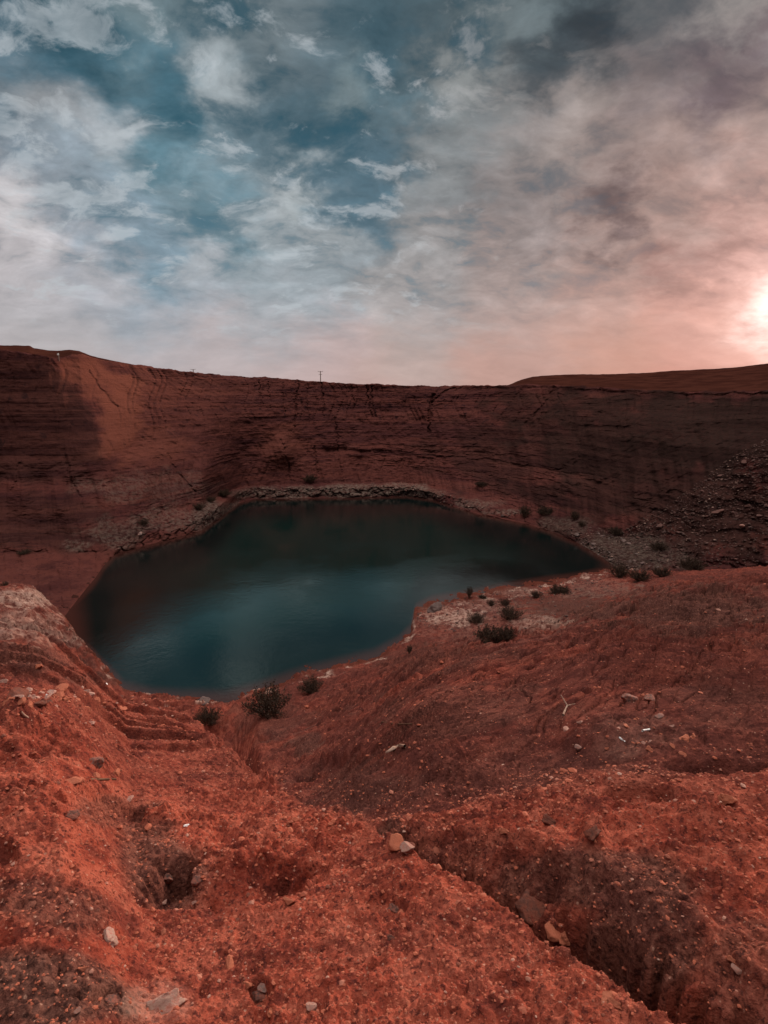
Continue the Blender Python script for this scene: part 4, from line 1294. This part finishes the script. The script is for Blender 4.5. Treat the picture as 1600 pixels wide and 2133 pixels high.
FINE = [(255, 560, 190, 184, 186), (560, 440, 176, 182, 186), (480, 470, 86, 120, 134), (20, 300, 48, 90, 110), (380, 230, 64, 104, 120), (300, 40, 112, 128, 134), (1050, 60, 110, 122, 126), (1320, 210, 120, 112, 112), (1500, 240, 92, 86, 94), (1180, 300, 156, 146, 142), (820, 100, 60, 86, 98), (660, 270, 72, 98, 110), (905, 360, 140, 142, 143), (740, 205, 124, 138, 142), (690, 480, 160, 165, 168), (310, 560, 90, 126, 142), (1110, 170, 52, 68, 76), (130, 245, 160, 160, 162), (470, 172, 166, 174, 178), (250, 295, 178, 182, 186), (610, 395, 174, 180, 182), (975, 165, 152, 155, 155), (395, 545, 180, 182, 186), (60, 470, 200, 196, 198), (320, 340, 70, 108, 122), (500, 450, 84, 118, 132), (170, 70, 26, 70, 86), (800, 380, 76, 104, 118), (1200, 90, 44, 57, 64), (1290, 430, 90, 82, 84), (1430, 565, 148, 120, 114), (1540, 30, 168, 162, 158)]
ZENITH_FILL = (3.35, 3.05, 2.82)       # unseen overhead glow, added to brighten level ground while walls stay dark
world = bpy.data.worlds.new('World'); scene.world = world
world.use_nodes = True
world.node_tree.nodes.clear()
w = NT(world.node_tree)
out = w.new('ShaderNodeOutputWorld'); bg = w.new('ShaderNodeBackground')
w.l.new(bg.outputs[0], out.inputs[0])
dirn = w.vmath('NORMALIZE', w.new('ShaderNodeTexCoord').outputs['Generated'])
sp = w.new('ShaderNodeSeparateXYZ'); w.put(sp.inputs[0], dirn)
dz = w.math('MAXIMUM', sp.outputs[2], 0.0)
inv = w.math('DIVIDE', 1.0, w.math('ADD', dz, .38))
pl = w.new('ShaderNodeCombineXYZ')
w.put(pl.inputs[0], w.math('MULTIPLY', sp.outputs[0], inv)); w.put(pl.inputs[1], w.math('MULTIPLY', sp.outputs[1], inv))
PL = pl.outputs[0]
# warp so that the broad colour masses get cloud-like edges
_, wc = w.noise(PL, 2.6, 6, .6, .3)
_, wc2 = w.noise(dirn, 3.0, 2, .5)
warp = w.vmath('SCALE', w.vmath('SUBTRACT', wc, (.5, .5, .5)), None, w.ramp(dz, .02, .25, .07, .22, False))
_, wc3 = w.noise(PL, 9.0, 5, .58)
warp = w.vmath('ADD', warp, w.vmath('SCALE', w.vmath('SUBTRACT', wc3, (.5, .5, .5)), None, w.ramp(dz, .02, .25, .03, .14, False)))
dw = w.vmath('NORMALIZE', w.vmath('ADD', dirn, warp))
acc = None; wsum = None
S0 = 1 - math.cos(R(3.5))
for n_, (u, v, r_, g_, b_) in enumerate(SKYPTS + FINE):
    fine_ = n_ >= len(SKYPTS)
    q = pdir(u, v); q = q / np.linalg.norm(q)
    dt = w.vmath('DOT_PRODUCT', dw, tuple(q))
    S_ = (1 - math.cos(R(1.75))) if fine_ else S0
    wt = w.math('EXPONENT', w.math('MULTIPLY_ADD', dt, 1 / S_, -1 / S_ + (1.3 if fine_ else 0)))
    c = lin(r_, g_, b_)[:3]
    n = w.new('ShaderNodeVectorMath', operation='MULTIPLY_ADD')
    n.inputs[0].default_value = c
    w.put(n.inputs[1], wt)
    if acc is not None: w.put(n.inputs[2], acc)
    else: n.inputs[2].default_value = (0, 0, 0)
    acc = n.outputs[0]
    wsum = wt if wsum is None else w.math('ADD', wsum, wt)
    if n_ % 6 == 5:             # evaluate the points in batches, so that few values are alive at a time
        for src in (acc, wsum):
            n = w.new('ShaderNodeVectorMath', operation='MULTIPLY_ADD')
            w.put(n.inputs[0], src); n.inputs[1].default_value = (1e-18, 1e-18, 1e-18); w.put(n.inputs[2], dw)
            dw = n.outputs[0]
EPS = 4e-4
sky = w.new('ShaderNodeTexSky', sky_type='NISHITA'); sky.sun_disc = False
sky.sun_elevation = SUN_EL; sky.sun_rotation = sun_az
sky.altitude = 300; sky.dust_density = 2.0
nish = w.vmath('SCALE', sky.outputs[0], None, .05)
over, _ = w.noise(PL, 2.2, 5, .6)
zen_fill = w.math('MULTIPLY', w.ramp(over, .3, .7, .75, 1.15), w.ramp(dz, .68, .96, .03, 1.0))
zen = w.vmath('ADD', nish, w.vmath('SCALE', ZENITH_FILL, None, zen_fill))
acc = w.vmath('ADD', acc, w.vmath('SCALE', zen, None, EPS))
base = w.vmath('SCALE', acc, None, w.math('DIVIDE', 1.0, w.math('ADD', wsum, EPS)))
# cloud texture
st = w.new('ShaderNodeMapping'); st.inputs['Rotation'].default_value = (0, 0, R(-38)); st.inputs['Scale'].default_value = (1.0, 1.35, 1.0)
w.put(st.inputs[0], PL)
_, q1 = w.noise(PL, 5.0, 4, .5)
stw = w.vmath('ADD', st.outputs[0], w.vmath('SCALE', w.vmath('SUBTRACT', q1, (.5, .5, .5)), None, .16))
n1, _ = w.noise(stw, 4.6, 10, .60)
n2, _ = w.noise(stw, 13.0, 8, .60)
n3, _ = w.noise(PL, 2.0, 6, .55)
ampl = w.ramp(dz, .05, .24, .22, 1.0)
tex = w.math('ADD', w.math('MULTIPLY', w.math('SUBTRACT', n1, .5), 1.5), w.math('MULTIPLY', w.math('SUBTRACT', n2, .5), .68))
tex = w.math('MULTIPLY', w.math('ADD', tex, w.math('MULTIPLY', w.math('SUBTRACT', n3, .5), .5)), ampl)
cl = w.vmath('SCALE', base, None, w.math('POWER', 2.0, w.math('MULTIPLY', tex, 1.75)))
# clear gaps of deeper blue-green between the clouds
gapm = w.math('MULTIPLY', w.ramp(tex, -.02, -.30), w.ramp(sp.outputs[0], .42, .0, .15, .62))
gapm = w.math('MULTIPLY', gapm, w.ramp(dz, .04, .20))
cl = w.mix(gapm, cl, w.mix(w.ramp(dz, .10, .42), lin(104, 142, 160), lin(34, 82, 100)))
# small lit puffs with ragged edges
pf, _ = w.noise(stw, 8.0, 11, .62)
pm, _ = w.noise(PL, 2.6, 3, .5)
pd = w.math('ADD', pf, w.math('MULTIPLY', w.math('SUBTRACT', pm, .5), .55))
puff = w.math('MULTIPLY', w.ramp(pd, .54, .66), w.ramp(n2, .30, .65, .55, 1.0))
puff = w.math('MULTIPLY', puff, w.ramp(dz, .05, .15, 0, .60))
puff = w.math('MULTIPLY', puff, w.ramp(sp.outputs[0], .02, .30, 1.0, .22))
cl = w.mix(puff, cl, w.mix(w.ramp(sp.outputs[0], -.1, .35), lin(190, 197, 202), lin(176, 164, 158)))
# sun behind thin cloud
dirs = w.vmath('NORMALIZE', w.vmath('ADD', dirn, w.vmath('SCALE', w.vmath('SUBTRACT', wc, (.5, .5, .5)), None, .16)))
ds = w.vmath('DOT_PRODUCT', dirs, tuple(sd))
g1 = w.math('EXPONENT', w.math('MULTIPLY_ADD', ds, 1 / .0010, -1 / .0010))
g2 = w.math('EXPONENT', w.math('MULTIPLY_ADD', ds, 1 / .0030, -1 / .0030))
g3 = w.math('EXPONENT', w.math('MULTIPLY_ADD', ds, 1 / .05, -1 / .05))
cl = w.vmath('ADD', cl, w.vmath('SCALE', (.95, .93, .9), None, w.math('MULTIPLY', g1, w.ramp(n2, .3, .6, .7, 1.2))))
cl = w.vmath('ADD', cl, w.vmath('SCALE', (.24, .15, .125), None, w.math('MULTIPLY', g2, w.ramp(n1, .3, .65, .4, 1.3))))
cl = w.vmath('ADD', cl, w.vmath('SCALE', (.07, .022, .016), None, g3))
below = w.ramp(sp.outputs[2], -.02, -.12)
cl = w.mix(below, cl, (.10, .035, .025, 1))
w.put(bg.inputs[0], cl)
bg.inputs[1].default_value = 1.0
world.cycles.sampling_method = 'MANUAL'
world.cycles.sample_map_resolution = 512

vs = scene.view_settings
vs.view_transform = 'Standard'; vs.look = 'None'; vs.exposure = 0.0; vs.gamma = 1.0
scene.cycles.max_bounces = 5
scene.cycles.diffuse_bounces = 3
scene.cycles.glossy_bounces = 3
scene.cycles.transmission_bounces = 2
